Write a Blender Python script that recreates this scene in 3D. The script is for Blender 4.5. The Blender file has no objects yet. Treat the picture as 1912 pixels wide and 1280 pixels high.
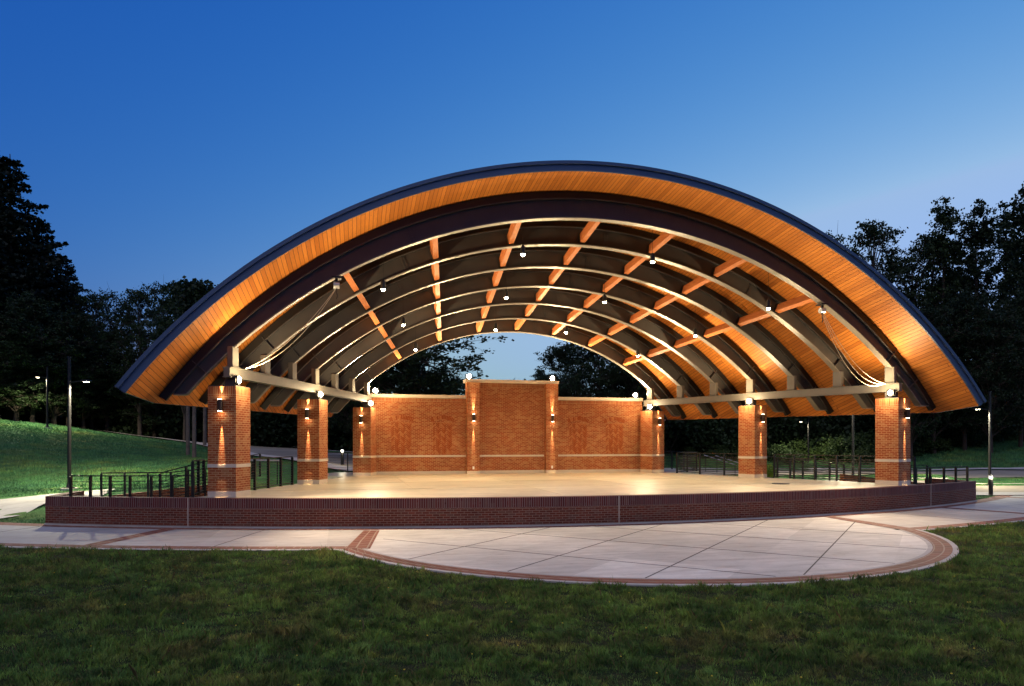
import bpy, bmesh, math, random
import numpy as np
from math import sin, cos, pi, sqrt, atan2, hypot, radians
C = bpy.context.scene.collection
SC = bpy.context.scene
# ------------------------------------------------------------------ camera, sky, exposure
cam = bpy.data.cameras.new('camera'); CAM = bpy.data.objects.new('camera', cam); C.objects.link(CAM); SC.camera = CAM
cam.sensor_width = 36; cam.lens = 36*1295.68/1912; cam.clip_end = 3000; cam.clip_start = .1
cam.shift_y = (824.92-640)/1912
CAM.location = (-8.65, -22.422, 2.505); CAM.rotation_euler = (pi/2, 0, -.241)
EXPO = 2.0
SC.view_settings.view_transform = 'Standard'; SC.view_settings.look = 'None'; SC.view_settings.exposure = EXPO; SC.view_settings.gamma = 1
SC.render.engine = 'CYCLES'; SC.cycles.use_denoising = True; SC.cycles.max_bounces = 6; SC.cycles.diffuse_bounces = 3
SC.cycles.use_light_tree = True; SC.cycles.sample_clamp_indirect = 4; SC.cycles.caustics_reflective = False; SC.cycles.caustics_refractive = False
W = bpy.data.worlds.new('World'); SC.world = W; W.use_nodes = True
def world():
    nt = W.node_tree; N = nt.nodes; L = nt.links; bg = N['Background']
    s = N.new('ShaderNodeTexSky'); s.sky_type = 'NISHITA'; s.sun_disc = False
    s.sun_elevation = radians(-4); s.sun_rotation = radians(60); s.dust_density = 1; s.ozone_density = 2; s.air_density = 1
    sep = N.new('ShaderNodeSeparateColor'); L.new(s.outputs[0], sep.inputs[0]); com = N.new('ShaderNodeCombineColor')
    def m(op, a, b):
        n = N.new('ShaderNodeMath'); n.operation = op
        for i, v in ((0, a), (1, b)):
            if isinstance(v, (int, float)): n.inputs[i].default_value = v
            else: L.new(v, n.inputs[i])
        return n.outputs[0]
    # twilight grade: white balance and saturation of the camera applied to the physical sky
    outs = []
    for i, (g, k, mx) in enumerate(((2.11, 1.535, 9), (1.058, .215, .50), (.428, -.202, 9))):
        v = m('MULTIPLY', sep.outputs[i], 9.6); v = m('POWER', v, g); v = m('MULTIPLY', v, math.exp(k)); v = m('MINIMUM', v, mx)
        outs.append(v)
    outs[0] = m('MINIMUM', outs[0], m('MULTIPLY', outs[1], .65))
    f = 1/(.15*2**EXPO)
    for i in range(3): L.new(m('MULTIPLY', outs[i], f), com.inputs[i])
    L.new(com.outputs[0], bg.inputs[0]); bg.inputs[1].default_value = .15
world()
LAMP_K = 1.0
# afterglow of the western sky behind the camera: the one sun lamp, very weak and very soft
sun = bpy.data.lights.new('sun', 'SUN'); sun.energy = .27; sun.angle = radians(70); sun.color = (1, .90, .80)
SUN = bpy.data.objects.new('sun', sun); C.objects.link(SUN); SUN.rotation_euler = (radians(36), 0, radians(-28))
def light(name, kind, loc, power, color=(1, .8, .52), target=None, cone=60, blend=.3, size=.1, parent=None):
    l = bpy.data.lights.new(name, kind); l.energy = power*LAMP_K; l.color = color
    if kind == 'SPOT': l.spot_size = radians(cone); l.spot_blend = blend
    l.shadow_soft_size = size
    o = bpy.data.objects.new(name, l); C.objects.link(o); o.location = loc
    if target is not None:
        from mathutils import Vector
        o.rotation_euler = (Vector(target)-Vector(loc)).to_track_quat('-Z', 'Y').to_euler()
    if parent is not None:
        bpy.context.view_layer.update(); o.parent = parent; o.matrix_parent_inverse = parent.matrix_world.inverted()
    return o

# ------------------------------------------------------------------ materials
MATS = {}
class NB:
    def __init__(s, name, rough=.7, spec=.3, metal=0):
        s.m = bpy.data.materials.new(name); s.m.use_nodes = True; s.nt = s.m.node_tree; s.N = s.nt.nodes; s.L = s.nt.links
        s.b = s.N['Principled BSDF']; s.b.inputs['Roughness'].default_value = rough; s.b.inputs['Specular IOR Level'].default_value = spec
        s.b.inputs['Metallic'].default_value = metal; MATS[name] = s.m
    def n(s, t, props={}, **ins):
        x = s.N.new('ShaderNode'+t)
        for k, v in props.items(): setattr(x, k, v)
        for k, v in ins.items():
            k = int(k[1:]) if k[0] == 'i' and k[1:].isdigit() else k.replace('_', ' ')
            if hasattr(v, 'is_linked') or isinstance(v, bpy.types.NodeSocket): s.L.new(v, x.inputs[k])
            else: x.inputs[k].default_value = v
        return x
    def uv(s): return s.n('TexCoord').outputs['UV']
    def obj(s): return s.n('TexCoord').outputs['Object']
    def mapv(s, v, scale=(1, 1, 1), loc=(0, 0, 0), rot=(0, 0, 0)): return s.n('Mapping', Vector=v, Scale=scale, Location=loc, Rotation=rot).outputs[0]
    def noise(s, v, scale, detail=4, rough=.55): return s.n('TexNoise', Vector=v, Scale=scale, Detail=detail, Roughness=rough).outputs['Fac']
    def ramp(s, f, stops):
        r = s.n('ValToRGB', Fac=f); e = r.color_ramp.elements
        while len(e) < len(stops): e.new(.5)
        for x, (p, c) in zip(e, stops): x.position = p; x.color = (*c, 1) if len(c) == 3 else c
        return r.outputs[0]
    def mix(s, f, a, b, mode='MIX'):
        x = s.N.new('ShaderNodeMix'); x.data_type = 'RGBA'; x.blend_type = mode
        for k, v in ((0, f), (6, a), (7, b)):
            if isinstance(v, bpy.types.NodeSocket): s.L.new(v, x.inputs[k])
            else: x.inputs[k].default_value = (*v, 1) if isinstance(v, tuple) and len(v) == 3 else v
        return x.outputs[2]
    def mul(s, f, lo, hi, v):   # multiply colour v by a grey between lo and hi
        return s.mix(1., v, s.ramp(f, [(.25, (lo,)*3), (.75, (hi,)*3)]), 'MULTIPLY')
    def col(s, c): s.L.new(c, s.b.inputs['Base Color']) if isinstance(c, bpy.types.NodeSocket) else setattr(s.b.inputs['Base Color'], 'default_value', (*c, 1))
    def bump(s, h, st=.3, d=.01): s.L.new(s.n('Bump', Height=h, Strength=st, Distance=d).outputs[0], s.b.inputs['Normal'])
def brick(name, c1, c2, tan, mortar, soldier=False, rough=.75, bw=.203, rh=.0677, tanamt=.62, ms=.0075):
    b = NB(name, rough, .3); uv = b.uv()
    p = dict(offset=0. if soldier else .5)
    t = b.n('TexBrick', p, Vector=uv, Color1=(*c1, 1), Color2=(*c2, 1), Mortar=(*mortar, 1), Scale=1., Mortar_Size=ms, Mortar_Smooth=.1, Bias=0., Brick_Width=rh if soldier else bw, Row_Height=bw*1.5 if soldier else rh)
    # per-brick random by snapping uv to the bond, clustered by a large noise
    big = b.noise(b.mapv(uv, (1.1, 2.6, 1)), 1.6, 3)
    su = b.n('SeparateXYZ', Vector=uv); M = lambda op, a, c=0.: b.n('Math', {'operation': op}, i0=a, i1=c).outputs[0]
    even = M('SUBTRACT', 1., M('MODULO', M('FLOOR', M('DIVIDE', M('ADD', su.outputs[1], 200*rh), rh)), 2.))
    sh = b.n('CombineXYZ', i0=su.outputs[0] if soldier else M('ADD', su.outputs[0], M('MULTIPLY', even, bw/2)), i1=su.outputs[1], i2=0.).outputs[0]
    cell = b.n('TexWhiteNoise', {'noise_dimensions': '2D'}, Vector=b.n('VectorMath', {'operation': 'SNAP'}, i0=sh, i1=(rh if soldier else bw, 9. if soldier else rh, 1)).outputs[0]).outputs['Value']
    s = b.n('Math', {'operation': 'ADD'}, i0=cell, i1=b.n('Math', {'operation': 'MULTIPLY'}, i0=big, i1=1.5).outputs[0]).outputs[0]
    f = b.n('Math', {'operation': 'GREATER_THAN'}, i0=s, i1=tanamt*2.35).outputs[0]
    f = b.n('Math', {'operation': 'MULTIPLY'}, i0=f, i1=b.n('Math', {'operation': 'SUBTRACT'}, i0=1., i1=t.outputs['Fac']).outputs[0]).outputs[0]
    f = b.n('Math', {'operation': 'MULTIPLY'}, i0=f, i1=.42).outputs[0]
    c = b.mix(f, t.outputs['Color'], tan)
    c = b.mul(b.noise(uv, .7, 5), .78, 1.15, c)
    c = b.mul(b.noise(uv, 45, 2), .85, 1.12, c)
    b.col(c)
    inv = b.n('Math', {'operation': 'SUBTRACT'}, i0=1., i1=t.outputs['Fac']).outputs[0]
    b.bump(b.n('Math', {'operation': 'ADD'}, i0=inv, i1=b.n('Math', {'operation': 'MULTIPLY'}, i0=b.noise(uv, 60, 2), i1=.35).outputs[0]).outputs[0], .7, .006)
brick('brick_red', (.25, .050, .009), (.31, .063, .012), (.46, .24, .10), (.50, .30, .15))
brick('brick_soldier', (.26, .056, .012), (.34, .078, .018), (.44, .22, .09), (.42, .25, .13), True)
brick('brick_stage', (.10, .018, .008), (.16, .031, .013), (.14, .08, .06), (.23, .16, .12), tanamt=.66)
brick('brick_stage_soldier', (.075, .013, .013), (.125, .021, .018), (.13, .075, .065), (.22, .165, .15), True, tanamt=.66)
brick('brick_paver', (.15, .045, .028), (.22, .07, .042), (.24, .14, .10), (.30, .21, .16), rough=.8, bw=.40, rh=.2, tanamt=.8, ms=.016)
def conc(name, c, lo=.8, hi=1.15, rough=.75, streak=0, spec=.3, pour=None):
    b = NB(name, rough, spec); o = b.obj()
    v = b.mul(b.noise(o, .35, 6, .6), lo, hi, c if isinstance(c, bpy.types.NodeSocket) else b.n('RGB').outputs[0])
    b.N['RGB'].outputs[0].default_value = (*c, 1)
    v = b.mul(b.noise(o, 2.3, 6, .65), .9, 1.08, v); v = b.mul(b.noise(o, 60, 3), .93, 1.05, v)
    if pour:      # every pour between the joints set a slightly different tone
        rot, sx, off = pour; q = b.mapv(o, (1/sx, 1/sx, 1), (off[0]/sx, off[1]/sx, 0), (0, 0, rot))
        wn = b.n('TexWhiteNoise', {'noise_dimensions': '2D'}, Vector=b.n('VectorMath', {'operation': 'FLOOR'}, i0=q).outputs[0]).outputs['Value']
        v = b.mul(wn, .9, 1.08, v)
        sp = b.ramp(b.noise(o, 5.5, 5, .7), [(.60, (1, 1, 1)), (.72, (.72, .70, .68))]); v = b.mix(1., v, sp, 'MULTIPLY')
        sp = b.ramp(b.noise(b.mapv(o, (.7, 3.4, 1), rot=(0, 0, .35)), 1.1, 7, .7), [(.50, (1, 1, 1)), (.66, (.80, .78, .76))]); v = b.mix(1., v, sp, 'MULTIPLY')
    if streak:
        st = b.noise(b.mapv(o, (.3, 3.2, 1), rot=(0, 0, .1)), 1.3, 6, .6)
        v = b.mul(st, 1-streak, 1+streak*.6, v)
        r = b.n('MapRange', Value=st); r.inputs[3].default_value = rough-.1; r.inputs[4].default_value = rough+.1; b.L.new(r.outputs[0], b.b.inputs['Roughness'])
    b.col(v); b.bump(b.noise(o, 40, 4), .15, .004)
conc('conc_floor', (.60, .545, .40), .82, 1.1, .36, .36, .5, (0, 4.1, (2, 2)))
conc('conc_plaza', (.62, .60, .53), .72, 1.12, .75, .2, .3, (pi/4, 2.54, (1.1, .35)))
conc('conc_walk', (.44, .42, .385), .8, 1.1, .8, .1, .3, (0, 3.0, (0, 0)))
conc('cast_stone', (.56, .49, .40), .9, 1.06, .75)
conc('asphalt', (.26, .225, .175), .7, 1.2, .9)  # lightened and warmed to stand in for street-lamp light on the roads
conc('joint', (.10, .085, .075), .8, 1.1, .9)
def wood():
    b = NB('wood_deck', .5, .35); uv = b.uv()
    sw = b.n('CombineXYZ'); sp = b.n('SeparateXYZ', Vector=uv); b.L.new(sp.outputs[1], sw.inputs[0]); b.L.new(sp.outputs[0], sw.inputs[1]); v = sw.outputs[0]
    t = b.n('TexBrick', {'offset': .37, 'offset_frequency': 3}, Vector=v, Color1=(.58, .205, .034, 1), Color2=(.41, .128, .019, 1), Mortar=(.05, .014, .004, 1), Scale=1., Mortar_Size=.008, Mortar_Smooth=.2, Bias=0., Brick_Width=3.7, Row_Height=.14)
    gr = b.noise(b.mapv(v, (1.6, 30, 1)), 2.2, 6, .6)
    c = b.mul(gr, .72, 1.2, t.outputs['Color'])
    kn = b.n('TexVoronoi', {'feature': 'F1'}, Vector=b.mapv(v, (1.7, 4.5, 1)), Scale=1.5, Randomness=1.).outputs['Distance']
    k = b.ramp(kn, [(.045, (1, 1, 1)), (.085, (0, 0, 0))])
    c = b.mix(k, c, (.16, .05, .015)); b.col(c)
    b.bump(b.n('Math', {'operation': 'SUBTRACT'}, i0=1., i1=t.outputs['Fac']).outputs[0], .6, .008)
    b = NB('wood_strut', .5, .3); o = b.obj(); g = b.noise(b.mapv(o, (12, 1.2, 12)), 2, 5)
    b.col(b.ramp(g, [(.3, (.36, .11, .035)), (.7, (.54, .19, .065))]))
wood()
def plain(name, c, rough=.5, spec=.4, metal=0, var=.12, bump=0):
    b = NB(name, rough, spec, metal); rgb = b.n('RGB').outputs[0]; rgb.default_value = (*c, 1)
    o = b.obj(); v = b.mul(b.noise(o, 1.7, 5), 1-var, 1+var, rgb); b.col(v)
    r = b.n('MapRange', Value=b.noise(o, 7, 4)); r.inputs[3].default_value = max(rough-.1, .05); r.inputs[4].default_value = min(rough+.12, 1); b.L.new(r.outputs[0], b.b.inputs['Roughness'])
    if bump: b.bump(b.noise(o, 50, 3), bump, .003)
plain('steel_shaded', (.055, .051, .051), .45, .5, 0, .16)  # darker copy of the one steel paint, shade on the webs put in
plain('steel_lit', (.15, .14, .125), .5, .4, 0, .12)  # lighter copy of the same paint, lamp light on beams and posts put in
plain('steel_lit_flange', (.15, .135, .12), .4, .5, 0, .12)  # same paint again, light from below put into the flange colour
plain('black_metal', (.007, .0065, .007), .42, .5, 0, .15)
plain('roof_metal', (.055, .09, .17), .38, .5, .15, .08)
plain('sconce_bronze', (.05, .03, .022), .4, .5, .3)
plain('galvanised', (.45, .46, .48), .4, .5, .7)
plain('white_plastic', (.7, .7, .68), .5)
plain('rope_fibre', (.40, .35, .28), .9, .1)
plain('bark', (.07, .055, .045), .95, .1, 0, .3, .5)
plain('bark_light', (.16, .125, .10), .95, .1, 0, .3, .5)
def emit(name, c, st):
    m = bpy.data.materials.new(name); m.use_nodes = True; b = m.node_tree.nodes['Principled BSDF']
    b.inputs['Base Color'].default_value = (.8, .8, .8, 1); b.inputs['Emission Color'].default_value = (*c, 1); b.inputs['Emission Strength'].default_value = st; MATS[name] = m
emit('glow_flood', (1, .86, .62), 60); emit('glow_pendant', (1, .86, .6), 40); emit('glow_sconce', (1, .75, .45), 12); emit('glow_street', (1, .85, .55), 14); emit('glow_bollard', (1, .95, .88), 1.0)
def leafmat(name, c1, c2, rnd=.5):
    b = NB(name, .6, .25); o = b.obj(); oi = b.n('ObjectInfo').outputs['Random']
    f = b.n('Math', {'operation': 'ADD'}, i0=b.n('Math', {'operation': 'MULTIPLY'}, i0=b.noise(o, .9, 4, .7), i1=.8).outputs[0], i1=b.n('Math', {'operation': 'MULTIPLY'}, i0=oi, i1=.25).outputs[0]).outputs[0]
    c = b.ramp(f, [(.3, c1), (.75, c2)]); b.col(c)
    tr = b.n('BsdfTranslucent', Color=c).outputs[0]
    mx = b.n('MixShader', Fac=.25); b.L.new(b.b.outputs[0], mx.inputs[1]); b.L.new(tr, mx.inputs[2]); b.L.new(mx.outputs[0], b.N['Material Output'].inputs[0])
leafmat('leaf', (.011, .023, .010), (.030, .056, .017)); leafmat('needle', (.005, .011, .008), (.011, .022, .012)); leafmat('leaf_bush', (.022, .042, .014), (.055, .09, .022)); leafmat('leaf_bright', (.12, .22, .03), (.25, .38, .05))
def grassmats():
    b = NB('ground_grass', .95, .1); o = b.obj()
    c = b.ramp(b.noise(o, .22, 5, .6), [(.3, (.045, .125, .050)), (.5, (.06, .145, .045)), (.72, (.14, .17, .05))])
    c = b.mul(b.noise(b.mapv(o, (1, 1, 3)), 1.3, 8, .75), .45, 1.5, c); c = b.mul(b.noise(o, 9, 6, .8), .5, 1.5, c)
    b.col(c); b.bump(b.noise(o, 28, 6, .75), .9, .05)
    b = NB('ground_lawn', .95, .05); o = b.obj()
    c = b.ramp(b.noise(o, 1.6, 6, .65), [(.3, (.06, .055, .03)), (.5, (.035, .05, .018)), (.72, (.05, .07, .02))])
    c = b.mul(b.noise(o, 22, 5, .7), .35, 1.5, c); b.col(c); b.bump(b.noise(o, 25, 6, .75), 1., .05)
    b = NB('wood_floor', .95, .05); o = b.obj()
    c = b.ramp(b.noise(o, .5, 6, .65), [(.3, (.012, .02, .009)), (.6, (.025, .035, .014)), (.8, (.045, .04, .025))]); b.col(c); b.bump(b.noise(o, 6, 6, .75), 1., .2)
    b = NB('grass_bank', .7, .2); o = b.obj()
    c = b.ramp(b.noise(o, .35, 6, .65), [(.32, (.05, .145, .07)), (.52, (.065, .175, .062)), (.72, (.16, .21, .055))])
    ck = b.n('Attribute', {'attribute_name': 'clump', 'attribute_type': 'GEOMETRY'}).outputs['Fac']
    c = b.mix(1., c, b.ramp(ck, [(.2, (.5, .55, .6)), (.5, (1., 1., 1.)), (.8, (1.6, 1.5, 1.3))]), 'MULTIPLY'); b.col(c)
    b = NB('grass_blade', .7, .2); o = b.obj()
    f = b.noise(o, .8, 4, .6); g = b.noise(o, 9, 3, .6)
    c = b.ramp(f, [(.30, (.19, .175, .06)), (.42, (.125, .18, .048)), (.52, (.095, .175, .038)), (.62, (.095, .18, .055)), (.74, (.19, .22, .045))])
    c = b.mul(g, .4, 1.7, c)
    ck = b.n('Attribute', {'attribute_name': 'clump', 'attribute_type': 'GEOMETRY'}).outputs['Fac']
    c = b.mix(1., c, b.ramp(ck, [(.25, (.55, .6, .6)), (.5, (1.15, 1.1, 1.)), (.75, (1.9, 1.75, 1.5))]), 'MULTIPLY')
    oi = b.n('Attribute', {'attribute_name': 'tone', 'attribute_type': 'GEOMETRY'}).outputs['Fac']
    c = b.mix(b.ramp(oi, [(.86, (0, 0, 0)), (.9, (1, 1, 1))]), c, (.16, .125, .06)); b.col(c)
    tr = b.n('BsdfTranslucent', Color=c).outputs[0]
    mx = b.n('MixShader', Fac=.3); b.L.new(b.b.outputs[0], mx.inputs[1]); b.L.new(tr, mx.inputs[2]); b.L.new(mx.outputs[0], b.N['Material Output'].inputs[0])
grassmats()
plain('dandelion', (.6, .45, .03), .8); 

# ------------------------------------------------------------------ mesh building
class MB:
    def __init__(s): s.v = []; s.f = []; s.uv = []
    def face(s, pts, uv=None):
        i = len(s.v); s.v += [tuple(p) for p in pts]; s.f.append(tuple(range(i, i+len(pts)))); s.uv.append(uv)
    def hexa(s, p):          # 8 corners: bottom ring 0-3 (ccw from above), top ring 4-7
        i = len(s.v); s.v += [tuple(q) for q in p]
        for f in ((3, 2, 1, 0), (4, 5, 6, 7), (0, 1, 5, 4), (1, 2, 6, 5), (2, 3, 7, 6), (3, 0, 4, 7)):
            s.f.append(tuple(i+k for k in f)); s.uv.append(None)
        return s
    def box(s, c, d, rz=0):
        x, y, z = c; a, b, h = d[0]/2, d[1]/2, d[2]/2; p = []
        for zz in (-h, h):
            for X, Y in ((-a, -b), (a, -b), (a, b), (-a, b)): p.append((x+X*cos(rz)-Y*sin(rz), y+X*sin(rz)+Y*cos(rz), z+zz))
        return s.hexa(p)
    def bar(s, p0, p1, w, h, up=(0, 0, 1)):
        p0, p1, up = np.array(p0, float), np.array(p1, float), np.array(up, float)
        e = p1-p0; e /= np.linalg.norm(e); r = np.cross(e, up); r /= np.linalg.norm(r); u = np.cross(r, e); q = []
        for b in (-1, 1):
            for P, a in ((p0, 1), (p1, 1), (p1, -1), (p0, -1)): q.append(P+r*w/2*a+u*h/2*b)
        return s.hexa(q)
    def tube(s, pts, r, n=8, cap=True):
        pts = [np.array(p, float) for p in pts]; rs = r if isinstance(r, (list, tuple, np.ndarray)) else [r]*len(pts); i0 = len(s.v)
        for k, p in enumerate(pts):
            t = pts[min(k+1, len(pts)-1)]-pts[max(k-1, 0)]; t = t/(np.linalg.norm(t)+1e-9)
            a = np.array((1., 0, 0)) if abs(t[0]) < .7 else np.array((0, 1., 0)); x = np.cross(t, a); x /= np.linalg.norm(x); y = np.cross(t, x)
            for j in range(n):
                w = 2*pi*j/n; s.v.append(tuple(p+rs[k]*(cos(w)*x+sin(w)*y)))
        for k in range(len(pts)-1):
            for j in range(n):
                a, b = i0+k*n+j, i0+k*n+(j+1) % n; s.f.append((a, b, b+n, a+n)); s.uv.append(None)
        if cap:
            s.f.append(tuple(i0+j for j in range(n))[::-1]); s.uv.append(None); e = i0+(len(pts)-1)*n; s.f.append(tuple(e+j for j in range(n))); s.uv.append(None)
        return s
    def cyl(s, c, r, h, n=16, r2=None): return s.tube([c, (c[0], c[1], c[2]+h)], [r, r if r2 is None else r2], n)
    def prism(s, poly, z0, z1):
        n = len(poly); z0 = [z0]*n if not isinstance(z0, (list, tuple)) else z0; z1 = [z1]*n if not isinstance(z1, (list, tuple)) else z1; i = len(s.v)
        s.v += [(x, y, z) for (x, y), z in zip(poly, z0)]+[(x, y, z) for (x, y), z in zip(poly, z1)]
        s.f.append(tuple(i+k for k in range(n))[::-1]); s.uv.append(None); s.f.append(tuple(i+n+k for k in range(n))); s.uv.append(None)
        for k in range(n): s.f.append((i+k, i+(k+1) % n, i+n+(k+1) % n, i+n+k)); s.uv.append(None)
        return s
    def grid(s, rows, uvs=None, flip=False, closed=False):   # rows of equal length
        n = len(rows[0]); i = len(s.v)
        for r in rows: s.v += [tuple(p) for p in r]
        for a in range(len(rows)-1):
            for b in range(n-1):
                q = (i+a*n+b, i+a*n+b+1, i+(a+1)*n+b+1, i+(a+1)*n+b)
                u = (uvs[a][b], uvs[a][b+1], uvs[a+1][b+1], uvs[a+1][b]) if uvs else None
                if flip: q = q[::-1]; u = u[::-1] if u else None
                s.f.append(q); s.uv.append(u)
        return s
    def build(s, name, mat, parent=None, smooth=False, loc=(0, 0, 0), rz=0, bevel=0):
        me = bpy.data.meshes.new(name); me.from_pydata(s.v, [], s.f); uvl = me.uv_layers.new(name='UVMap').data
        k = 0; V = s.v
        for f, u in zip(s.f, s.uv):
            if u is None:
                p = [V[i] for i in f[:3]]; a = [p[1][t]-p[0][t] for t in range(3)]; b = [p[2][t]-p[0][t] for t in range(3)]
                nx, ny, nz = abs(a[1]*b[2]-a[2]*b[1]), abs(a[2]*b[0]-a[0]*b[2]), abs(a[0]*b[1]-a[1]*b[0])
                ax = (0, 1) if nz >= nx and nz >= ny else ((1, 2) if nx >= ny else (0, 2)); u = [(V[i][ax[0]], V[i][ax[1]]) for i in f]
            for q in u: uvl[k].uv = q; k += 1
        me.materials.append(MATS[mat])
        o = bpy.data.objects.new(name, me); C.objects.link(o); o.location = loc; o.rotation_euler = (0, 0, rz); o.parent = parent
        if smooth: me.shade_smooth(); me.set_sharp_from_angle(angle=radians(35))
        if bevel: m = o.modifiers.new('bevel', 'BEVEL'); m.width = bevel; m.segments = 2; m.limit_method = 'ANGLE'
        return o
def tag(o, label=None, cat=None, group=None, kind=None):
    for k, v in (('label', label), ('category', cat), ('group', group), ('kind', kind)):
        if v: o[k] = v
    return o
def thing(name, label, cat, loc=(0, 0, 0), rz=0, group=None):
    o = bpy.data.objects.new(name, None); o.empty_display_size = .2; C.objects.link(o); o.location = loc; o.rotation_euler = (0, 0, rz)
    return tag(o, label, cat, group)
def kids(o): return [c for c in C.objects if c.parent == o]
def copy_tree(o, loc, rz, label, group=None, scale=None, sub=None):
    global _kidmap
    r = o.copy(); C.objects.link(r); r.location = loc; r.rotation_euler = (0, 0, rz); r['label'] = label
    if group: r['group'] = group
    if scale: r.scale = scale
    for ch in KID.get(o.name, []):
        c = ch.copy(); C.objects.link(c); c.parent = r
        for g in KID.get(ch.name, []): d = g.copy(); C.objects.link(d); d.parent = c
    return r
KID = {}
def remember(o):
    KID[o.name] = kids(o)
    for c in KID[o.name]: KID[c.name] = kids(c)

# ------------------------------------------------------------------ pavilion geometry functions
S = .87                                   # stage floor level
D = 11.964                                # front pillars to rear pillars
half = lambda y: 11.94-.3665*y
TH = atan2(.3665, 1)
def circ(a, ze, za):                      # arc through (+-a, ze) with apex za -> centre z, radius
    s = za-ze; R = (a*a+s*s)/(2*s); return za-R, R
def rib_arc(y): return circ(half(y)-.1, 5.34, 10.15-.1672*y)
def deck_arc(y):
    if y >= 0: return circ(half(y)+2.08, 3.66+.006*y, 11.03-.1672*y)
    t = -y/1.5; return circ(14.02+.36*t, 3.66+.2*t, 11.03+.15*t)
def eave(y): return half(y)+2.08 if y >= 0 else 14.02-.24*y
def zc(arc, x, off=0): return arc[0]+sqrt(max((arc[1]+off)**2-x*x, .01))
def deck_pt(y, s, off=0):                 # s in -1..1 along the curve
    zc_, R = deck_arc(y); am = math.asin(eave(y)/R); a = am*s; return ((R+off)*sin(a), y, zc_+(R+off)*cos(a)), a*R
PAV = thing('bandshell_pavilion', 'open brick and steel bandshell with a great arched timber roof over the stage', 'bandshell')
YS = [-1.5, -.75, 0]+[i*1.33 for i in range(1, 11)]+[13.3]
NS = 100
def shell():
    rows = []; uvs = []
    for y in YS:
        r = []; u = []
        for k in range(NS+1):
            p, arc = deck_pt(y, -1+2*k/NS); r.append(p); u.append((arc, y))
        rows.append(r); uvs.append(u)
    m = MB(); m.grid(rows, uvs, flip=True); o = m.build('wood_ceiling', 'wood_deck', PAV, smooth=True)
    # metal roof above, a closed shell with low standing seams
    m = MB(); rows = []
    YR = [-1.56]+YS[1:-1]+[13.36]
    for y in YR:
        r = []
        for k in range(NS+1): r.append(deck_pt(y, (-1+2*k/NS)*1.002, .26)[0])
        rows.append(r)
    m.grid(rows)
    for k in range(0, NS+1, 2):
        for a in range(len(YR)-1):
            m.bar(deck_pt(YR[a], -1+2*k/NS, .27)[0], deck_pt(YR[a+1], -1+2*k/NS, .27)[0], .03, .05)
    m.build('metal_roof', 'roof_metal', PAV, smooth=True)
def sweep(profile, y0, name, mat, n=NS, ext=1.0):     # profile: list of (radial offset, dy) closed, swept along the deck curve at y0
    m = MB(); rows = []
    for k in range(n+1):
        s = (-1+2*k/n)*ext; r = []
        for dr, dy in profile+[profile[0]]:
            p, _ = deck_pt(y0, s, dr); r.append((p[0], y0+dy, p[2]))
        rows.append(r)
    m.grid(rows)
    for r, fl in ((rows[0], 0), (rows[-1], 1)): m.face(r[:-1] if fl else r[:-1][::-1])
    return m.build(name, mat, PAV, smooth=True)
shell()
sweep([(-.02, -.06), (.18, -.06), (.18, 0.0), (-.02, 0.0)], -1.503, 'front_fascia', 'roof_metal')
sweep([(.183, -.13), (.285, -.13), (.285, -.0), (.183, -.0)], -1.49, 'front_gutter', 'roof_metal')
sweep([(-.02, 0.0), (.28, 0.0), (.28, .06), (-.02, .06)], 13.303, 'rear_fascia', 'roof_metal')
for sd in (-1, 1):
    m = MB(); rows = []
    for y in YS:
        p0 = deck_pt(y, sd, -.015)[0]; p1 = deck_pt(y, sd, .29)[0]; nx = sd*.05
        rows.append([p0, (p0[0]+nx, y, p0[2]), (p1[0]+nx, y, p1[2]), p1, p0])
    m.grid(rows, flip=sd < 0); m.face(rows[0][:-1]); m.face(rows[-1][:-1][::-1])
    m.build('eave_fascia', 'roof_metal', PAV)
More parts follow.
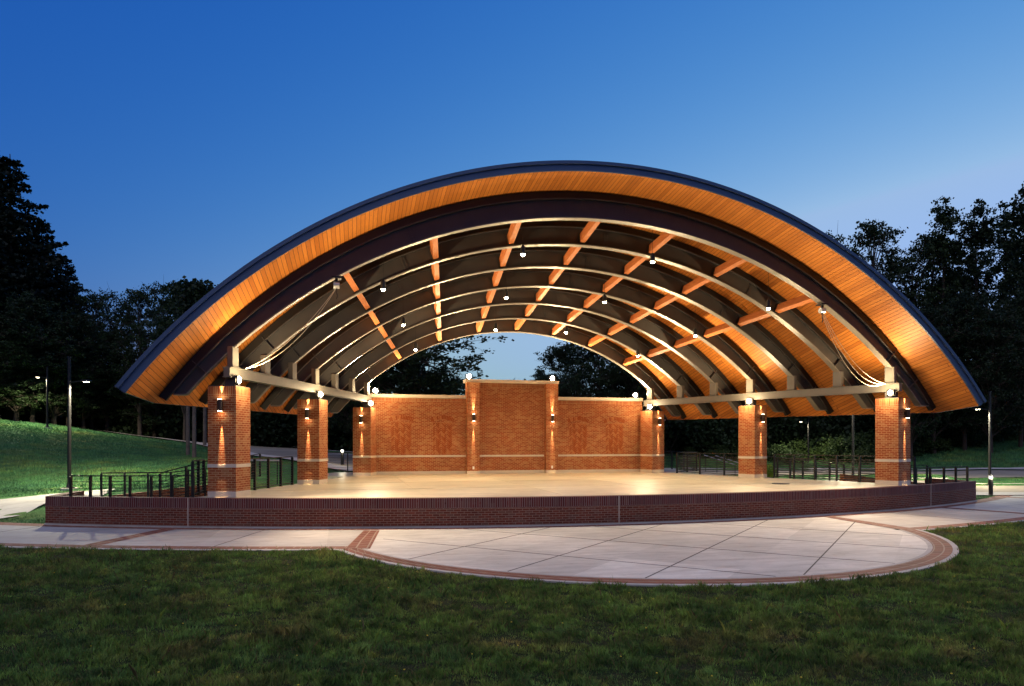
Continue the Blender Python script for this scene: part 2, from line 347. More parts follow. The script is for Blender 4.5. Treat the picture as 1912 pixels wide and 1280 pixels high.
# ribs
def arch_rib(i):
    y = D*i/6; ra = rib_arc(y); da = deck_arc(y); m = MB(); n = 96; zcut = 3.93
    ztop = lambda x: zc(da, x, -.27)
    xe = eave(y)-.05
    while ztop(xe) < zcut+.02: xe -= .01
    zb = lambda x: max(zc(ra, x) if abs(x) < ra[1]-.05 else 0, zcut) if abs(x) < ra[1]-.05 else zcut
    xs = [xe*math.sin(pi/2*(-1+2*k/n)*.999) for k in range(n+1)]
    T = .06
    tp = [(x, ztop(x)) for x in xs]; bt = [(x, zb(x)) for x in xs]
    for sy in (-1, 1):
        m.grid([[(x, y+sy*T/2, z) for x, z in bt], [(x, y+sy*T/2, z) for x, z in tp]], flip=sy > 0)
    # bottom flange along the arch and outwards, top flange
    def flange(pts, w, t, up):
        rows = []
        for k, (x, z) in enumerate(pts):
            a = pts[max(k-1, 0)]; b = pts[min(k+1, len(pts)-1)]; tx, tz = b[0]-a[0], b[1]-a[1]; l = hypot(tx, tz); nx, nz = -tz/l*t*up, tx/l*t*up
            rows.append([(x, y-w/2, z), (x, y+w/2, z), (x+nx, y+w/2, z+nz), (x+nx, y-w/2, z+nz), (x, y-w/2, z)])
        m.grid(rows, flip=up > 0); m.face(rows[0][:-1]); m.face(rows[-1][:-1][::-1])
    flange(tp, .30, .03, 1)
    hp = half(y)-.1
    for sd in (-1, 1):          # stiffeners square to the girder near the post
        for dx in (-.25, .75):
            x = sd*(hp+dx); z0 = zb(x)
            a = math.asin(x/ra[1]) if abs(x) < ra[1] else sd*1.2
            ct = (sin(a), cos(a)); L = .52 if dx < 0 else .50
            for sy in (-1, 1): m.bar((x, y+sy*.095, z0), (x+ct[0]*L, y+sy*.095, z0+ct[1]*L), .02, .12, up=(0, 1, 0)) if False else m.bar((x, y+sy*.09, z0+.02), (x+ct[0]*L, y+sy*.09, z0+ct[1]*L+.02), .12, .02, up=(ct[1], 0, -ct[0]))
    for x in (-6.4, .95, 6.9):     # web splices with bolts
        if abs(x) > ra[1]*.7: continue
        a = math.asin(x/ra[1]); u = np.array((sin(a), 0, cos(a))); p = np.array((x, y, zc(ra, x)))
        for sy in (-1, 1):
            m.bar(p+u*.06+np.array((0, sy*.036, 0)), p+u*.52+np.array((0, sy*.036, 0)), .012, .16, up=(cos(a), 0, -sin(a)))
            for q in range(5):
                for e in (-.05, .05): m.bar(p+u*(.1+.09*q)+np.array((e*cos(a), sy*.040, -e*sin(a))), p+u*(.1+.09*q)+np.array((e*cos(a), sy*.058, -e*sin(a))), .028, .028)
    rb = m.build('arch_rib', 'steel_shaded', PAV, smooth=True)
    m = MB(); flange([p for p in bt], .30, .035, -1); m.build('bottom_flange', 'steel_lit_flange', rb, smooth=True)
    # timber nailer between girder and deck, runs on to the eave
    m = MB(); rows = []
    for k in range(n+1):
        s = (-1+2*k/n)*.985; r = []
        for dr, dy in ((-.235, -.09), (-.235, .09), (-.004, .09), (-.004, -.09), (-.235, -.09)):
            p, _ = deck_pt(y, s, dr); r.append((p[0], y+dy, p[2]))
        rows.append(r)
    m.grid(rows); m.face(rows[0][:-1][::-1]); m.face(rows[-1][:-1])
    m.build('rib_nailer', 'black_metal', rb, smooth=True)
    for sd in (-1, 1):
        m = MB(); rz = sd*TH; m.box((sd*hp, y, (4.765+5.40)/2+.0), (.18, .36, .60), rz); m.box((sd*hp, y, 4.775), (.26, .44, .02), rz)
        m.build('post', 'steel_lit', rb, bevel=.008)
    return rb
for i in range(7): arch_rib(i)
# struts between the ribs
for i in range(6):
    y0, y1 = D*i/6+.04, D*(i+1)/6-.04
    for k in range(-3, 4):
        x0, x1 = k*(2.85-.0763*y0), k*(2.85-.0763*y1)
        a0, a1 = rib_arc(y0), rib_arc(y1)
        u = np.array((x0/a0[1], 0, sqrt(1-(x0/a0[1])**2)))
        p0 = np.array((x0, y0, zc(a0, x0)))+u*.20; p1 = np.array((x1, y1, zc(a1, x1)))+u*.20
        m = MB(); m.bar(p0, p1, .19, .34, up=u); st = m.build('strut', 'wood_strut', PAV, bevel=.008)
        m = MB(); e = (p1-p0)/np.linalg.norm(p1-p0); m.bar(p1-e*.10, p1, .23, .40, up=u); m.build('strut_bracket', 'black_metal', st)
# side beams
for sd in (-1, 1):
    m = MB(); X = lambda y: sd*(half(y)-.1)
    m.bar((X(-.35), -.35, 4.595), (X(12.35), 12.35, 4.595), .20, .25)
    for z in (4.455, 4.735): m.bar((X(-.35), -.35, z), (X(12.35), 12.35, z), .27, .03)
    m.build('side_beam', 'steel_lit', PAV, bevel=.004)
    for i in range(3):
        y = D*i/2; P = thing('pillar_tmp', '', '') if False else None
        x = sd*half(y); rz = sd*TH; w = .88
        m = MB(); m.box((0, 0, (3.0-.17)/2+.17), (w, w, 3.0-.17))
        pl = m.build('pillar', 'brick_red', PAV, loc=(x, y, S), rz=rz)
        m = MB(); m.box((0, 0, 3.0+.145), (w, w, .29)); so = m.build('soldier_course', 'brick_soldier', pl)
        m = MB(); m.box((0, 0, .085), (w+.012, w+.012, .17)); m.build('pillar_base', 'cast_stone', pl, bevel=.006)
        m = MB(); m.box((0, 0, .93), (w+.024, w+.024, .105)); m.build('stone_band', 'cast_stone', pl, bevel=.006)
        m = MB(); m.box((0, 0, 3.303), (w-.02, w-.02, .02)); m.box((-sd*.1, 0, 3.3+.13), (.3, .34, .24)); m.build('bearing_plate', 'steel_shaded', pl)
# rainwater pipe at the rear right corner
m = MB(); m.tube([(8.95, 13.25, 3.75), (8.5, 12.95, 3.55), (8.42, 12.9, 3.3), (8.42, 12.9, 1.1), (8.35, 12.7, .95)], .05, 8); m.build('downspout', 'galvanised', PAV, smooth=True)

# ------------------------------------------------------------------ stage platform
R1, CY = 39.3, 36.6
arcpt = lambda R, x: (x, CY-sqrt(R*R-x*x))
def arcring(m, Ra, Rb, x0, x1, z, n=60, ztop=None):
    a0, a1 = math.asin(x0/Ra), math.asin(x1/Ra); rows = [[], []]; uv = [[], []]
    for k in range(n+1):
        a = a0+(a1-a0)*k/n
        for j, R in enumerate((Rb, Ra)): rows[j].append((R*sin(a), CY-R*cos(a), z)); uv[j].append((a*Ra, R-Ra))
    m.grid(rows, uv)
ST = thing('stage_platform', 'raised brick stage platform with curved front wall and pale concrete floor', 'stage')
def stage():
    XW = 17.35; n = 80
    am = math.asin(XW/R1)
    ang = [am*(-1+2*k/n) for k in range(n+1)]
    def wall(z0, z1, name, mat, pr=0):
        m = MB(); rows = [[], []]; uv = [[], []]; inn = [[], []]
        for a in ang:
            for j, z in enumerate((z0, z1)): rows[j].append(((R1+pr)*sin(a), CY-(R1+pr)*cos(a), z)); uv[j].append((a*R1, z-z0))
        m.grid(rows, uv)
        back = [[], []]
        for a in ang:
            for j, z in enumerate((z1, z0)): back[j].append(((R1-.3)*sin(a), CY-(R1-.3)*cos(a), z))
        m.grid([rows[1], back[0]]); m.grid(back)
        for q in (0, -1): m.face([rows[0][q], rows[1][q], back[0][q], back[1][q]][::(1 if q == 0 else -1)])
        return m.build(name, mat, ST)
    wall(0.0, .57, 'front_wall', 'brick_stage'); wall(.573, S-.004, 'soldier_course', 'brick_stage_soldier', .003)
    m = MB(); rows = [[], [], []]
    for a in ang:
        for j, (R, z) in enumerate(((R1+.05, 0), (R1+.05, .05), (R1-.01, .05))): rows[j].append((R*sin(a), CY-R*cos(a), z))
    m.grid(rows); m.build('footing_ledge', 'conc_walk', ST)
    for sd in (-1, 1):        # end returns
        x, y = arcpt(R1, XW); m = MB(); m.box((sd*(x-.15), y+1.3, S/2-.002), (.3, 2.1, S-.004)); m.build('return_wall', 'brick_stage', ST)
    # control joints, pale sealant lines on the wall face
    for x in (-13.0, -.45, 13.35):
        a = math.asin(x/R1); m = MB(); m.box(((R1+.004)*sin(a), CY-(R1+.004)*cos(a), S/2), (.022, .012, S-.01), a); m.build('sealant_joint', 'cast_stone', ST)
    # floor slab
    poly = []
    for k in range(41):
        x = -12.9+25.8*k/40; poly.append(arcpt(R1-.32 if False else R1-.30, x))
    fl = [(arcpt(R1-.3, -12.9)[0], arcpt(R1-.3, -12.9)[1])]
    side = lambda y, s: s*(half(y)+.62)
    poly += [(side(.4, 1), .4), (side(11, 1), 11), (10.9, 13), (10.9, 16.2), (-9.9, 16.2), (-9.9, 13), (side(11, -1), 11), (side(.4, -1), .4)]
    m = MB(); m.prism(poly, S-.2, S); m.build('floor_slab', 'conc_floor', ST)
    m = MB(); rows = [[], []]
    # joints in the floor
    m = MB()
    for y in (2.0, 5.98, 9.9): m.box((0, y, S+.003), (2*half(y)-.6, .012, .004))
    for x in (-6.2, -2, 2, 6.2): m.box((x, 5, S+.003), (.012, 13.5, .004))
    m.build('floor_joint', 'conc_floor', ST)
    m = MB(); m.cyl((8.03, 1.42, S+.002), .33, .012, 24); m.build('floor_pocket_lid', 'black_metal', ST)
    # low sloping walls behind the side ramps and the ramp slabs
    for sd in (-1, 1):
        m = MB(); p = [(sd*16.6, 3.2), (sd*12.4, 3.2), (sd*12.4, 3.5), (sd*16.6, 3.5)]
        if sd < 0: p = p
        else: p = p[::-1]
        zt = [.66, 1.12, 1.12, .66] if sd < 0 else [.66, 1.12, 1.12, .66][::-1]
        m.prism(p, 0, zt); m.build('ramp_wall', 'brick_red', ST)
        m = MB(); q = [(sd*x, arcpt(R1-.36, x)[1]) for x in (16.9, 15.6, 14.3, 13.0)]+[(sd*12.4, .4), (sd*12.3, 3.2), (sd*16.9, 3.2)]
        if sd < 0: q = q[::-1]
        m.prism(q, .02, .43); m.build('ramp_slab', 'conc_floor', ST)
stage()

# ------------------------------------------------------------------ back wall
BW = thing('brick_back_wall', 'stepped brick back wall of the stage with taller centre bay and pale coping', 'wall')
YW = 12.8
def back_wall():
    m = MB()
    for sd in (-1, 1): m.box((sd*4.88, YW+.2, (S+.16+4.52)/2), (4.95, .4, 4.52-S-.16))
    m.box((0, YW+.2, (S+.16+5.36)/2), (4.8, .42, 5.36-S-.16)); m.build('brick_wall', 'brick_red', BW)
    m = MB()
    for sd in (-1, 1): m.box((sd*4.88, YW+.2, 4.625), (4.95, .402, .20))
    m.box((0, YW+.2, 5.46), (4.8, .422, .20)); m.build('soldier_course', 'brick_soldier', BW)
    for sd in (-1, 1):
        m = MB(); m.box((sd*4.90, YW+.2, 4.82), (4.95, .54, .17)); m.build('coping', 'cast_stone', BW, bevel=.01)
        m = MB(); m.box((sd*2.1, YW-.06, (S+.16+5.56)/2), (.66, .5, 5.56-S-.16)); m.build('pilaster', 'brick_red', BW)
        m = MB(); m.box((sd*4.88, YW+.2, S+.93-.01), (4.9, .43, .10)); m.build('stone_band', 'cast_stone', BW, bevel=.006)
        m = MB(); m.box((sd*2.1, YW-.317, 1.19), (.09, .03, .14)); m.build('outlet_cover', 'white_plastic', BW)
    m = MB(); m.box((0, YW+.2, S+.92), (3.5, .45, .10)); m.build('stone_band', 'cast_stone', BW, bevel=.006)
    m = MB(); m.box((0, YW+.14, 5.645), (5.0, .78, .165)); m.build('coping', 'cast_stone', BW, bevel=.01)
    m = MB(); m.box((0, YW+.2, S+.08), (14.7, .44, .16))
    for sd in (-1, 1): m.box((sd*2.1, YW-.06, S+.08), (.68, .52, .158))
    m.build('wall_base', 'cast_stone', BW, bevel=.006)
    # herringbone panels under segmental arches
    rnd = random.Random(5)
    for cx in (-5.72, -3.65, 3.65, 5.72):
        w, z0, z1 = 1.0, 1.86, 3.55; bm = bmesh.new(); L, T, G = .2, .0677, .013
        shade = bm.faces.layers.int.new('sh')
        def brk(px, pz, ang, L=.245):
            oy = 0 if ang > 0 else -.003
            c, s = cos(ang), sin(ang); vs = []
            for yy in (0, .03):
                for a, b in ((0, 0), (L-G, 0), (L-G, T-G), (0, T-G)): vs.append(bm.verts.new((px+a*c-b*s, YW-.008+yy+oy, pz+a*s+b*c)))
            for f in ((0, 1, 2, 3), (0, 4, 5, 1), (1, 5, 6, 2), (2, 6, 7, 3), (3, 7, 4, 0)): bm.faces.new([vs[i] for i in f])
        # chevron rows: pairs of bricks meeting at 45 degrees
        nc = 7; cw = w/nc; dz = T*sqrt(2); r = int((z1-z0+.6)/dz)+3
        for j in range(r):
            for c_ in range(nc):
                x = cx-w/2+c_*cw; z = z0-.35+j*dz
                if c_ % 2 == 0: brk(x, z, pi/4)
                else: brk(x, z+.141+.0, -pi/4)
        for co, no in (((cx-w/2, 0, 0), (-1, 0, 0)), ((cx+w/2, 0, 0), (1, 0, 0)), ((0, 0, z0), (0, 0, -1)), ((0, 0, z1-.04), (0, 0, 1))):
            bmesh.ops.bisect_plane(bm, geom=bm.verts[:]+bm.edges[:]+bm.faces[:], plane_co=co, plane_no=no, clear_outer=True)
        me = bpy.data.meshes.new('herringbone_panel'); bm.to_mesh(me); bm.free(); me.materials.append(MATS['brick_single'])
        o = bpy.data.objects.new('herringbone_panel', me); C.objects.link(o); o.parent = BW
        m = MB(); m.box((cx, YW-.001, (z0+z1)/2-.02), (w, .006, z1-z0-.04)); m.build('panel_mortar', 'mortar', o)
        m = MB(); R = 1.1; ac = (cx, z1+.12-R)   # segmental arch of rowlocks
        am = math.asin((w/2+.05)/R); nb = 15
        for k in range(nb):
            a = am*(-1+2*(k+.5)/nb); u = np.array((sin(a), 0, cos(a))); c0 = np.array((ac[0], YW-.004, ac[1]))
            m.bar(c0+u*(R-.0), c0+u*(R+.2), 2*am*R/nb-.016, .014, up=(0, 1, 0))
        m.build('brick_arch', 'brick_single', BW)
b = NB('brick_single', .75, .3)
b.col(b.ramp(b.n('NewGeometry').outputs['Random Per Island'], [(.3, (.26, .056, .010)), (.65, (.30, .066, .012)), (.9, (.38, .14, .05))]))
plain('mortar', (.40, .20, .09), .9)
back_wall()

# ------------------------------------------------------------------ light fittings
WARM = (1, .74, .39)
P_FLOOD, P_OMNI, P_WALL, P_PEND, P_SC, P_FWD, P_CROWN = 150, 30, 320, 350, 380, 640, 640
def flood_head(m, g, sc=1.0):
    m.box((0, .03, .16), (.30*sc, .10, .24*sc)); m.box((0, .03, .01), (.10, .10, .06)); m.tube([(-.19*sc, .03, .05), (-.19*sc, .03, .19), (-.16*sc, .03, .19)], .012, 6); m.tube([(.19*sc, .03, .05), (.19*sc, .03, .19), (.16*sc, .03, .19)], .012, 6); m.box((0, .03, .045), (.40*sc, .05, .012))
    g.tube([(0, -.02, .16), (0, -.045, .16), (0, -.06, .16)], [.10*sc, .085*sc, .03], 20)
fl_names = {(-1, 0): 'floodlight on the front brick pillar by the round bollard-side railing', }
for sd in (-1, 1):
    for i in range(3):
        y = (-.2, 5.8, 11.7)[i]; x = sd*(half(y)-.36); side = 'hill' if sd < 0 else 'street'
        lab = 'bright floodlight on the beam above the %s pillar on the %s side' % (('front', 'middle', 'rear')[i], 'grassy hill' if sd < 0 else 'parking road')
        t = thing('floodlight', lab, 'floodlight', (x, y, 4.22), sd*TH-sd*pi/2+(0 if sd > 0 else 0), 'floodlights at the pillar tops')
        t.rotation_euler = (0, 0, atan2(-2-y*.0-y, -x)+pi/2)
        m = MB(); g = MB(); flood_head(m, g); m.build('housing', 'black_metal', t); g.build('lens', 'glow_flood', t)
        bpy.context.view_layer.update()
        px, pz = x-sd*.34, 4.40
        light('flood_beam', 'SPOT', (px, y-.02, pz), P_FLOOD, WARM, (px-sd*5.5, y+(.3, 0, -.3)[i], 4.42+11), 158, .95, .12, t)
        light('flood_crown', 'SPOT', (px-sd*.05, y-.03, pz+.03), P_CROWN, WARM, (sd*1.0, y+(-.9, 0, 0)[i], 10.6), 92, 1., .12, t)
        light('flood_spill', 'POINT', (px-sd*.05, y-.12, pz), P_OMNI, WARM, size=.12, parent=t)
        if i == 0: light('flood_forward', 'SPOT', (px-sd*.1, y-.25, pz), P_FWD, (1, .76, .52), (-sd*2, -9, 0), 125, .8, .12, t)
for k, (x, z) in enumerate(((-7.0, 4.92), (-2.25, 5.74), (2.25, 5.74), (7.0, 4.92))):
    lab = ('floodlight on the low wall coping next to the rear pillar, hill end', 'floodlight atop the tall centre wall above the pilaster, hill side', 'floodlight atop the tall centre wall above the pilaster, street side', 'floodlight on the low wall coping next to the rear pillar, street end')[k]
    t = thing('floodlight', lab, 'floodlight', (x, YW+.12, z), 0, 'floodlights on the back wall')
    m = MB(); g = MB(); flood_head(m, g, 1.1); m.build('housing', 'black_metal', t); g.build('lens', 'glow_flood', t); bpy.context.view_layer.update()
    light('flood_beam', 'SPOT', (x, YW-.05, z+.2), P_WALL, WARM, (x*.9, YW-7, z+9), 140, .4, .12, t)
# pendants
first = None
rowname = ('front row', 'middle row', 'rear row'); coln = ('outermost on the hill side', 'inner on the hill side', 'inner on the street side', 'outermost on the street side')
for r, (y, xs, zs) in enumerate(((1.0, (-7.3, -2.5, 2.4, 7.2), (7.58, 9.06, 9.1, 7.62)), (5.0, (-6.3, -2.15, 2.1, 6.3), (7.1, 8.37, 8.4, 7.14)), (9.0, (-5.4, -1.7, 1.72, 5.4), (6.68, 7.72, 7.72, 6.72)))):
    for c_ in range(4):
        x, z = xs[c_], zs[c_]; top = zc(deck_arc(y), x)
        lab = 'black pendant downlight, %s, %s, hanging from the ceiling' % (rowname[r], coln[c_])
        t = thing('pendant_light', lab, 'pendant light', (x, y, z), 0, 'pendant lights under the roof')
        m = MB(); m.cyl((0, 0, .0), .085, .26, 20); m.cyl((0, 0, .26), .05, .05, 16); m.build('housing', 'black_metal', t, smooth=True)
        m = MB(); m.cyl((0, 0, .31), .007, top-z-.36, 6); m.build('cord', 'black_metal', t)
        m = MB(); m.cyl((0, 0, top-z-.06), .06, .05, 14); m.build('ceiling_canopy', 'black_metal', t)
        m = MB(); m.tube([(0, 0, 0), (0, 0, -.03), (0, 0, -.055), (0, 0, -.065)], [.07, .062, .035, .008], 16); m.build('lens', 'glow_pendant', t, smooth=True); bpy.context.view_layer.update()
        light('pendant_beam', 'SPOT', (x, y, z-.04), P_PEND, (1, .80, .47), (x, y, 0), 112, .7, .07, t)
# sconces
def sconce(x, y, z, rz, lab, group):
    t = thing('wall_sconce', lab, 'wall light', (x, y, z), rz, group)
    m = MB(); m.cyl((0, -.12, -.17), .075, .34, 20); m.box((0, -.03, 0), (.07, .08, .12)); m.build('housing', 'sconce_bronze', t, smooth=True)
    for z_ in (-.178, .172): m = MB(); m.cyl((0, -.12, z_), .06, .006, 16); m.build('lens', 'glow_sconce', t); bpy.context.view_layer.update()
    f = lambda a, b, c: (x+a*cos(rz)-b*sin(rz), y+a*sin(rz)+b*cos(rz), z+c)
    light('sconce_down', 'SPOT', f(0, -.065, -.19), P_SC, (1, .66, .34), f(0, 0, -1.4), 11.5, .9, .008, t)
    light('sconce_up', 'SPOT', f(0, -.06, .19), P_SC*.35, (1, .66, .34), f(0, 0, .75), 24, .9, .012, t)
for sd in (-1, 1):
    for i in range(3):
        y = D*i/2; x = sd*half(y); rz = sd*TH; n = .44
        sconce(x+n*sin(rz), y-n*cos(rz), S+2.72, rz, 'round bronze up and down light on the %s pillar on the %s side' % (('front', 'middle', 'rear')[i], 'grassy hill' if sd < 0 else 'parking road'), 'sconces on the pillars')
    sconce(sd*2.1, YW-.31, 3.75, 0, 'round bronze up and down light on the wall pilaster nearer the %s' % ('hill' if sd < 0 else 'road'), 'sconces on the back wall')
# hoists with ropes
for sd in (-1, 1):
    x, z = sd*8.8, zc(rib_arc(0), 8.8)
    t = thing('chain_hoist', 'small chain hoist clamped to the front arch on the %s side' % ('hill' if sd < 0 else 'street'), 'hoist', (x, 0, z), 0, 'hoists on the front arch')
    m = MB(); m.box((0, 0, -.05), (.30, .34, .05)); m.box((0, 0, -.12), (.08, .08, .12)); m.build('clamp', 'black_metal', t)
    m = MB(); m.tube([(-.09, 0, -.27), (.09, 0, -.27)], .11, 16); m.build('hoist_drum', 'galvanised', t, smooth=True)
    m = MB(); m.tube([(0, 0, -.37), (0, 0, -.5), (.03, 0, -.6), (.0, 0, -.72)], .018, 6); m.build('hook', 'black_metal', t)
    p0 = np.array((x, -.02, z-.36)); p1 = np.array((sd*11.45, -.15, 4.72))
    t = thing('rope', 'slack pale rope loops hanging from the hoist to the beam on the %s side' % ('hill' if sd < 0 else 'street'), 'rope', (0, 0, 0), 0, 'ropes under the front arch')
    for q, sag in enumerate((.55, .75, .95) if sd > 0 else (.42, .62)):
        pts = [p0+(p1-p0)*s+np.array((0, .05*q-.04, -sag*4*s*(1-s)*(1.0 if sd > 0 else .8))) for s in np.linspace(0, 1, 18)]
        m = MB(); m.tube(pts, .009, 5); m.build('rope_strand', 'rope_fibre', t, smooth=True)

# ------------------------------------------------------------------ railings
def railing(label, pts, posts, h=1.07, cables=9, thick=.013, group='black metal railings round the stage'):
    """pts: list of (x,y,z); posts: number per segment"""
    t = thing('metal_railing', label, 'railing', pts[0][:3], 0, group); o = np.array(pts[0], float)
    P = [np.array(p, float)-o for p in pts]; up = np.array((0, 0, 1.))
    m = MB()
    for a, b in zip(P, P[1:]): m.bar(a+up*h, b+up*h, .045, .035)
    m.build('top_rail', 'black_metal', t)
    m = MB()
    for a, b in zip(P, P[1:]):
        m.bar(a+up*.08, b+up*.08, .04, .03)
        for k in range(cables): z = .17+k*(h-.24)/cables; m.bar(a+up*z, b+up*z, .010, thick)
    m.build('cable_infill', 'black_metal', t)
    done = set()
    for i, (a, b) in enumerate(zip(P, P[1:])):
        for k in range(posts[i]+1):
            p = a+(b-a)*k/posts[i]; key = tuple(np.round(p, 2))
            if key in done: continue
            done.add(key); m = MB(); rz = atan2(*(b-a)[1::-1]); m.box((p[0], p[1], (h-.02)/2+p[2]), (.055, .08, h-.02), rz); m.box((p[0], p[1], p[2]+.006), (.12, .12, .012), rz); m.build('post', 'black_metal', t)
    return t
hb = lambda y, s, o=.52: (s*(half(y)+o), y, S)
railing('railing between the front and middle pillars on the hill side', [hb(.7, -1), hb(5.4, -1)], [5])
railing('railing between the front and middle pillars on the street side', [hb(.7, 1), hb(5.4, 1)], [5], thick=.032)
railing('short railing between middle and rear pillar beside the hill road', [(-9.75, 13.2, S), (-9.75, 16.0, S), (-6.9, 16.0, S)], [1, 2])
railing('railing behind the middle pillar on the street side with level cables', [hb(6.6, 1), hb(10.9, 1), (10.75, 13, S), (10.75, 16, S), (7, 16, S)], [3, 2, 2, 2], thick=.03)
railing('low front railing along the ramp at the hill end of the stage', [(-16.55, 1.0, .43), (-14.8, .5, .43), (-13.0, .25, .43)], [3, 3], 1.06, 8)
railing('rear railing of the ramp at the hill end, by the sloping brick wall', [(-16.3, 2.9, .43), (-14.2, 2.9, .43), (-12.6, 2.9, .6)], [3, 3], 1.06, 8)
railing('sloping railing climbing to the stage at the hill end', [(-14.3, 1.9, .45), (-12.7, 1.6, .87)], [2], 1.06, 8)
railing('tall corner railing beside the front pillar at the hill end', [(-12.95, -.1, S), (-12.95, 1.6, S)], [2], 1.07, 9)
railing('low front railing along the ramp at the street end of the stage', [(13.3, .3, .43), (15.0, .65, .43), (16.7, 1.15, .43)], [2, 2], 1.06, 3)
railing('rear railing of the ramp at the street end, by the sloping brick wall', [(12.9, 2.9, .5), (14.6, 2.9, .43), (16.4, 2.9, .43)], [2, 2], 1.06, 8)
railing('tall corner railing beside the front pillar at the street end', [(12.95, .0, S), (12.95, 1.6, S)], [2], 1.07, 9)
railing('outer switchback ramp railing on the street side, behind the stage rail', [(13.2, 4.2, .5), (12.6, 7.2, .7), (12.0, 10.4, .85)], [4, 4], 1.0, 7, .018)
railing('outer ramp railing on the hill side, behind the stage rail', [(-13.0, 4.2, .6), (-12.7, 6.6, .85), (-12.1, 9.6, 1.0)], [3, 3], 1.0, 7)
def handrail(label, p0, p1, n=2):
    t = thing('stair_handrail', label, 'handrail', p0, 0); a = np.zeros(3); b = np.array(p1, float)-np.array(p0, float)
    for off in (0, 1.2):
        y = np.array((0, off, 0)); m = MB(); m.tube([a+y+(0, 0, .9), b+y+(0, 0, .9)], .022, 8); m.build('grab_rail', 'galvanised', t, smooth=True)
        for s in (0.05, .95):
            q = a+(b-a)*s+y; m = MB(); m.tube([q, q+np.array((0, 0, .9))], .02, 8); m.build('post', 'black_metal', t, smooth=True)
handrail('sloping steel handrail of the stair behind the street side railing', (11.1, 11.6, .87), (12.9, 11.2, .3))
handrail('sloping black handrail of the stair behind the hill side railing', (-11.0, 6.0, .87), (-12.5, 5.8, .9))

# ------------------------------------------------------------------ terrain
CT = [(-21.07, 7.41, 0.3), (-22.99, 11.99, 0.77), (-26.33, 20.02, 1.79), (-29.2, 26.91, 2.67), (-32.54, 34.94, 3.97), (-39.23, 51.0, 4.5), (-36.76, 25.68, 2.5), (-45.19, 40.11, 4.91), (-26.17, 33.37, 2.95), (-31.08, 48.99, 3.4), (-51.66, 80.83, 5.63), (-18.74, 6.83, 0.4), (-20.56, 15.52, 1.2), (-23.37, 24.45, 2.0), (-40.19, 78.01, 4.58), (-14.82, 13.08, 1.1), (-17.07, 25.99, 1.63), (-19.87, 42.12, 2.36), (-25.48, 74.39, 3.89), (-26.92, 8.84, 0.4), (-55.03, 56.94, 5.81), (-12.36, 15.56, 1.3), (-14.79, 28.51, 1.72), (-16.32, 41.25, 2.13), (-20.15, 73.08, 3.19), (-12.1, 23.73, 1.48), (-12.36, 40.28, 1.9), (-9.38, 17.4, 1.0), (-7.69, 39.13, 1.53), (-8.48, 70.22, 2.85), (10.37, 44.99, 1.15), (17.16, 69.06, 2.87), (12.92, 20.67, 0.35), (17.97, 30.76, 0.45), (21.65, 38.1, 1.07), (34.96, 64.69, 5.07), (31.94, 31.45, 0.54), (37.17, 38.4, 1.04), (53.54, 60.12, 5.8), (26.39, 14.28, 0.36), (34.35, 22.62, 0.33), (42.31, 30.96, 1.6), (50.28, 39.3, 4.2), (67.0, 56.81, 7.26), (27.65, 7.79, 0.22), (33.38, 12.56, 0.36), (41.02, 18.92, 0.33), (52.48, 28.46, 2.5), (63.94, 38.0, 5.0), (82.09, 53.1, 8.73), (20.96, 2.22, 0.11), (38.19, 7.26, 0.19), (66.3, 25.06, 1.76), (102.6, 48.06, 8.73)]
CT += [(x, y, -.03) for x in range(-40, 61, 10) for y in (-40, -25, -14, -6)]+[(x, -1.5, -.03) for x in (-14, -8, 0, 8, 14)]
CT += [(-20, 0, -.02), (-26, -2, 0), (-18.3, 1.2, .02), (-18.9, 3.4, .12), (20, .9, 0), (26, -1, 0), (18.5, 3, .1)]
CT += [(x, y, .2) for x in (-10, 0, 10) for y in (4, 9)]+[(-14, 4.5, .55), (-13, 9, .75), (13.5, 5, .25), (13, 10, .3), (0, 14, .5), (-6, 14.5, .55), (6, 14.5, .45), (0, 20, .7), (5, 26, .6), (-5, 26, 1.2)]
CT += [(-60, 100, 8), (0, 110, 5), (60, 100, 10), (-70, 30, 4), (-70, 0, 1), (-70, -40, 0), (100, 0, 1), (100, -40, 0), (100, 80, 12)]
_c = np.array(CT); _P = _c[:, :2]/50
def _k(r2): return np.where(r2 > 1e-12, .5*r2*np.log(r2+1e-30), 0)
_n = len(_P); _K = _k(((_P[:, None]-_P[None])**2).sum(-1))+np.eye(_n)*2e-4; _Q = np.hstack([np.ones((_n, 1)), _P])
_w = np.linalg.solve(np.block([[_K, _Q], [_Q.T, np.zeros((3, 3))]]), np.concatenate([_c[:, 2], np.zeros(3)]))
def ter(x, y):
    p = np.stack([np.asarray(x, float).ravel(), np.asarray(y, float).ravel()], -1)/50
    out = np.empty(len(p))
    for s in range(0, len(p), 20000):
        q = p[s:s+20000]; out[s:s+20000] = _k(((q[:, None]-_P[None])**2).sum(-1))@_w[:_n]+_w[_n]+q@_w[_n+1:]
    return out
def sm(e0, e1, v): t = np.clip((v-e0)/(e1-e0), 0, 1); return t*t*(3-2*t)
def ground_z(x, y):
    x = np.asarray(x, float); y = np.asarray(y, float); z = ter(x, y).reshape(x.shape)
    z = z+.035*np.sin(x*.9+y*.4)*np.sin(y*.7-x*.23)*sm(2, 12, y)
    R = np.sqrt(x*x+(CY-y)**2)
    flat = sm(R1-3.0, R1-1.6, R)*(1-sm(24, 40, np.abs(x)))     # lawn and walkway zone in front of the wall is flat
    z = z*(1-flat)+(-.016)*flat
    foot = (np.abs(x) < 16.9) & (R < R1+1) & (y < 3.4)
    z = np.where(foot, np.minimum(z, -.03), z)
    foot2 = (np.abs(x) < 11.6-.3*np.clip(y, 0, 16)) & (y < 16.1)
    z = np.where(foot2, np.minimum(z, .1), z)
    return z
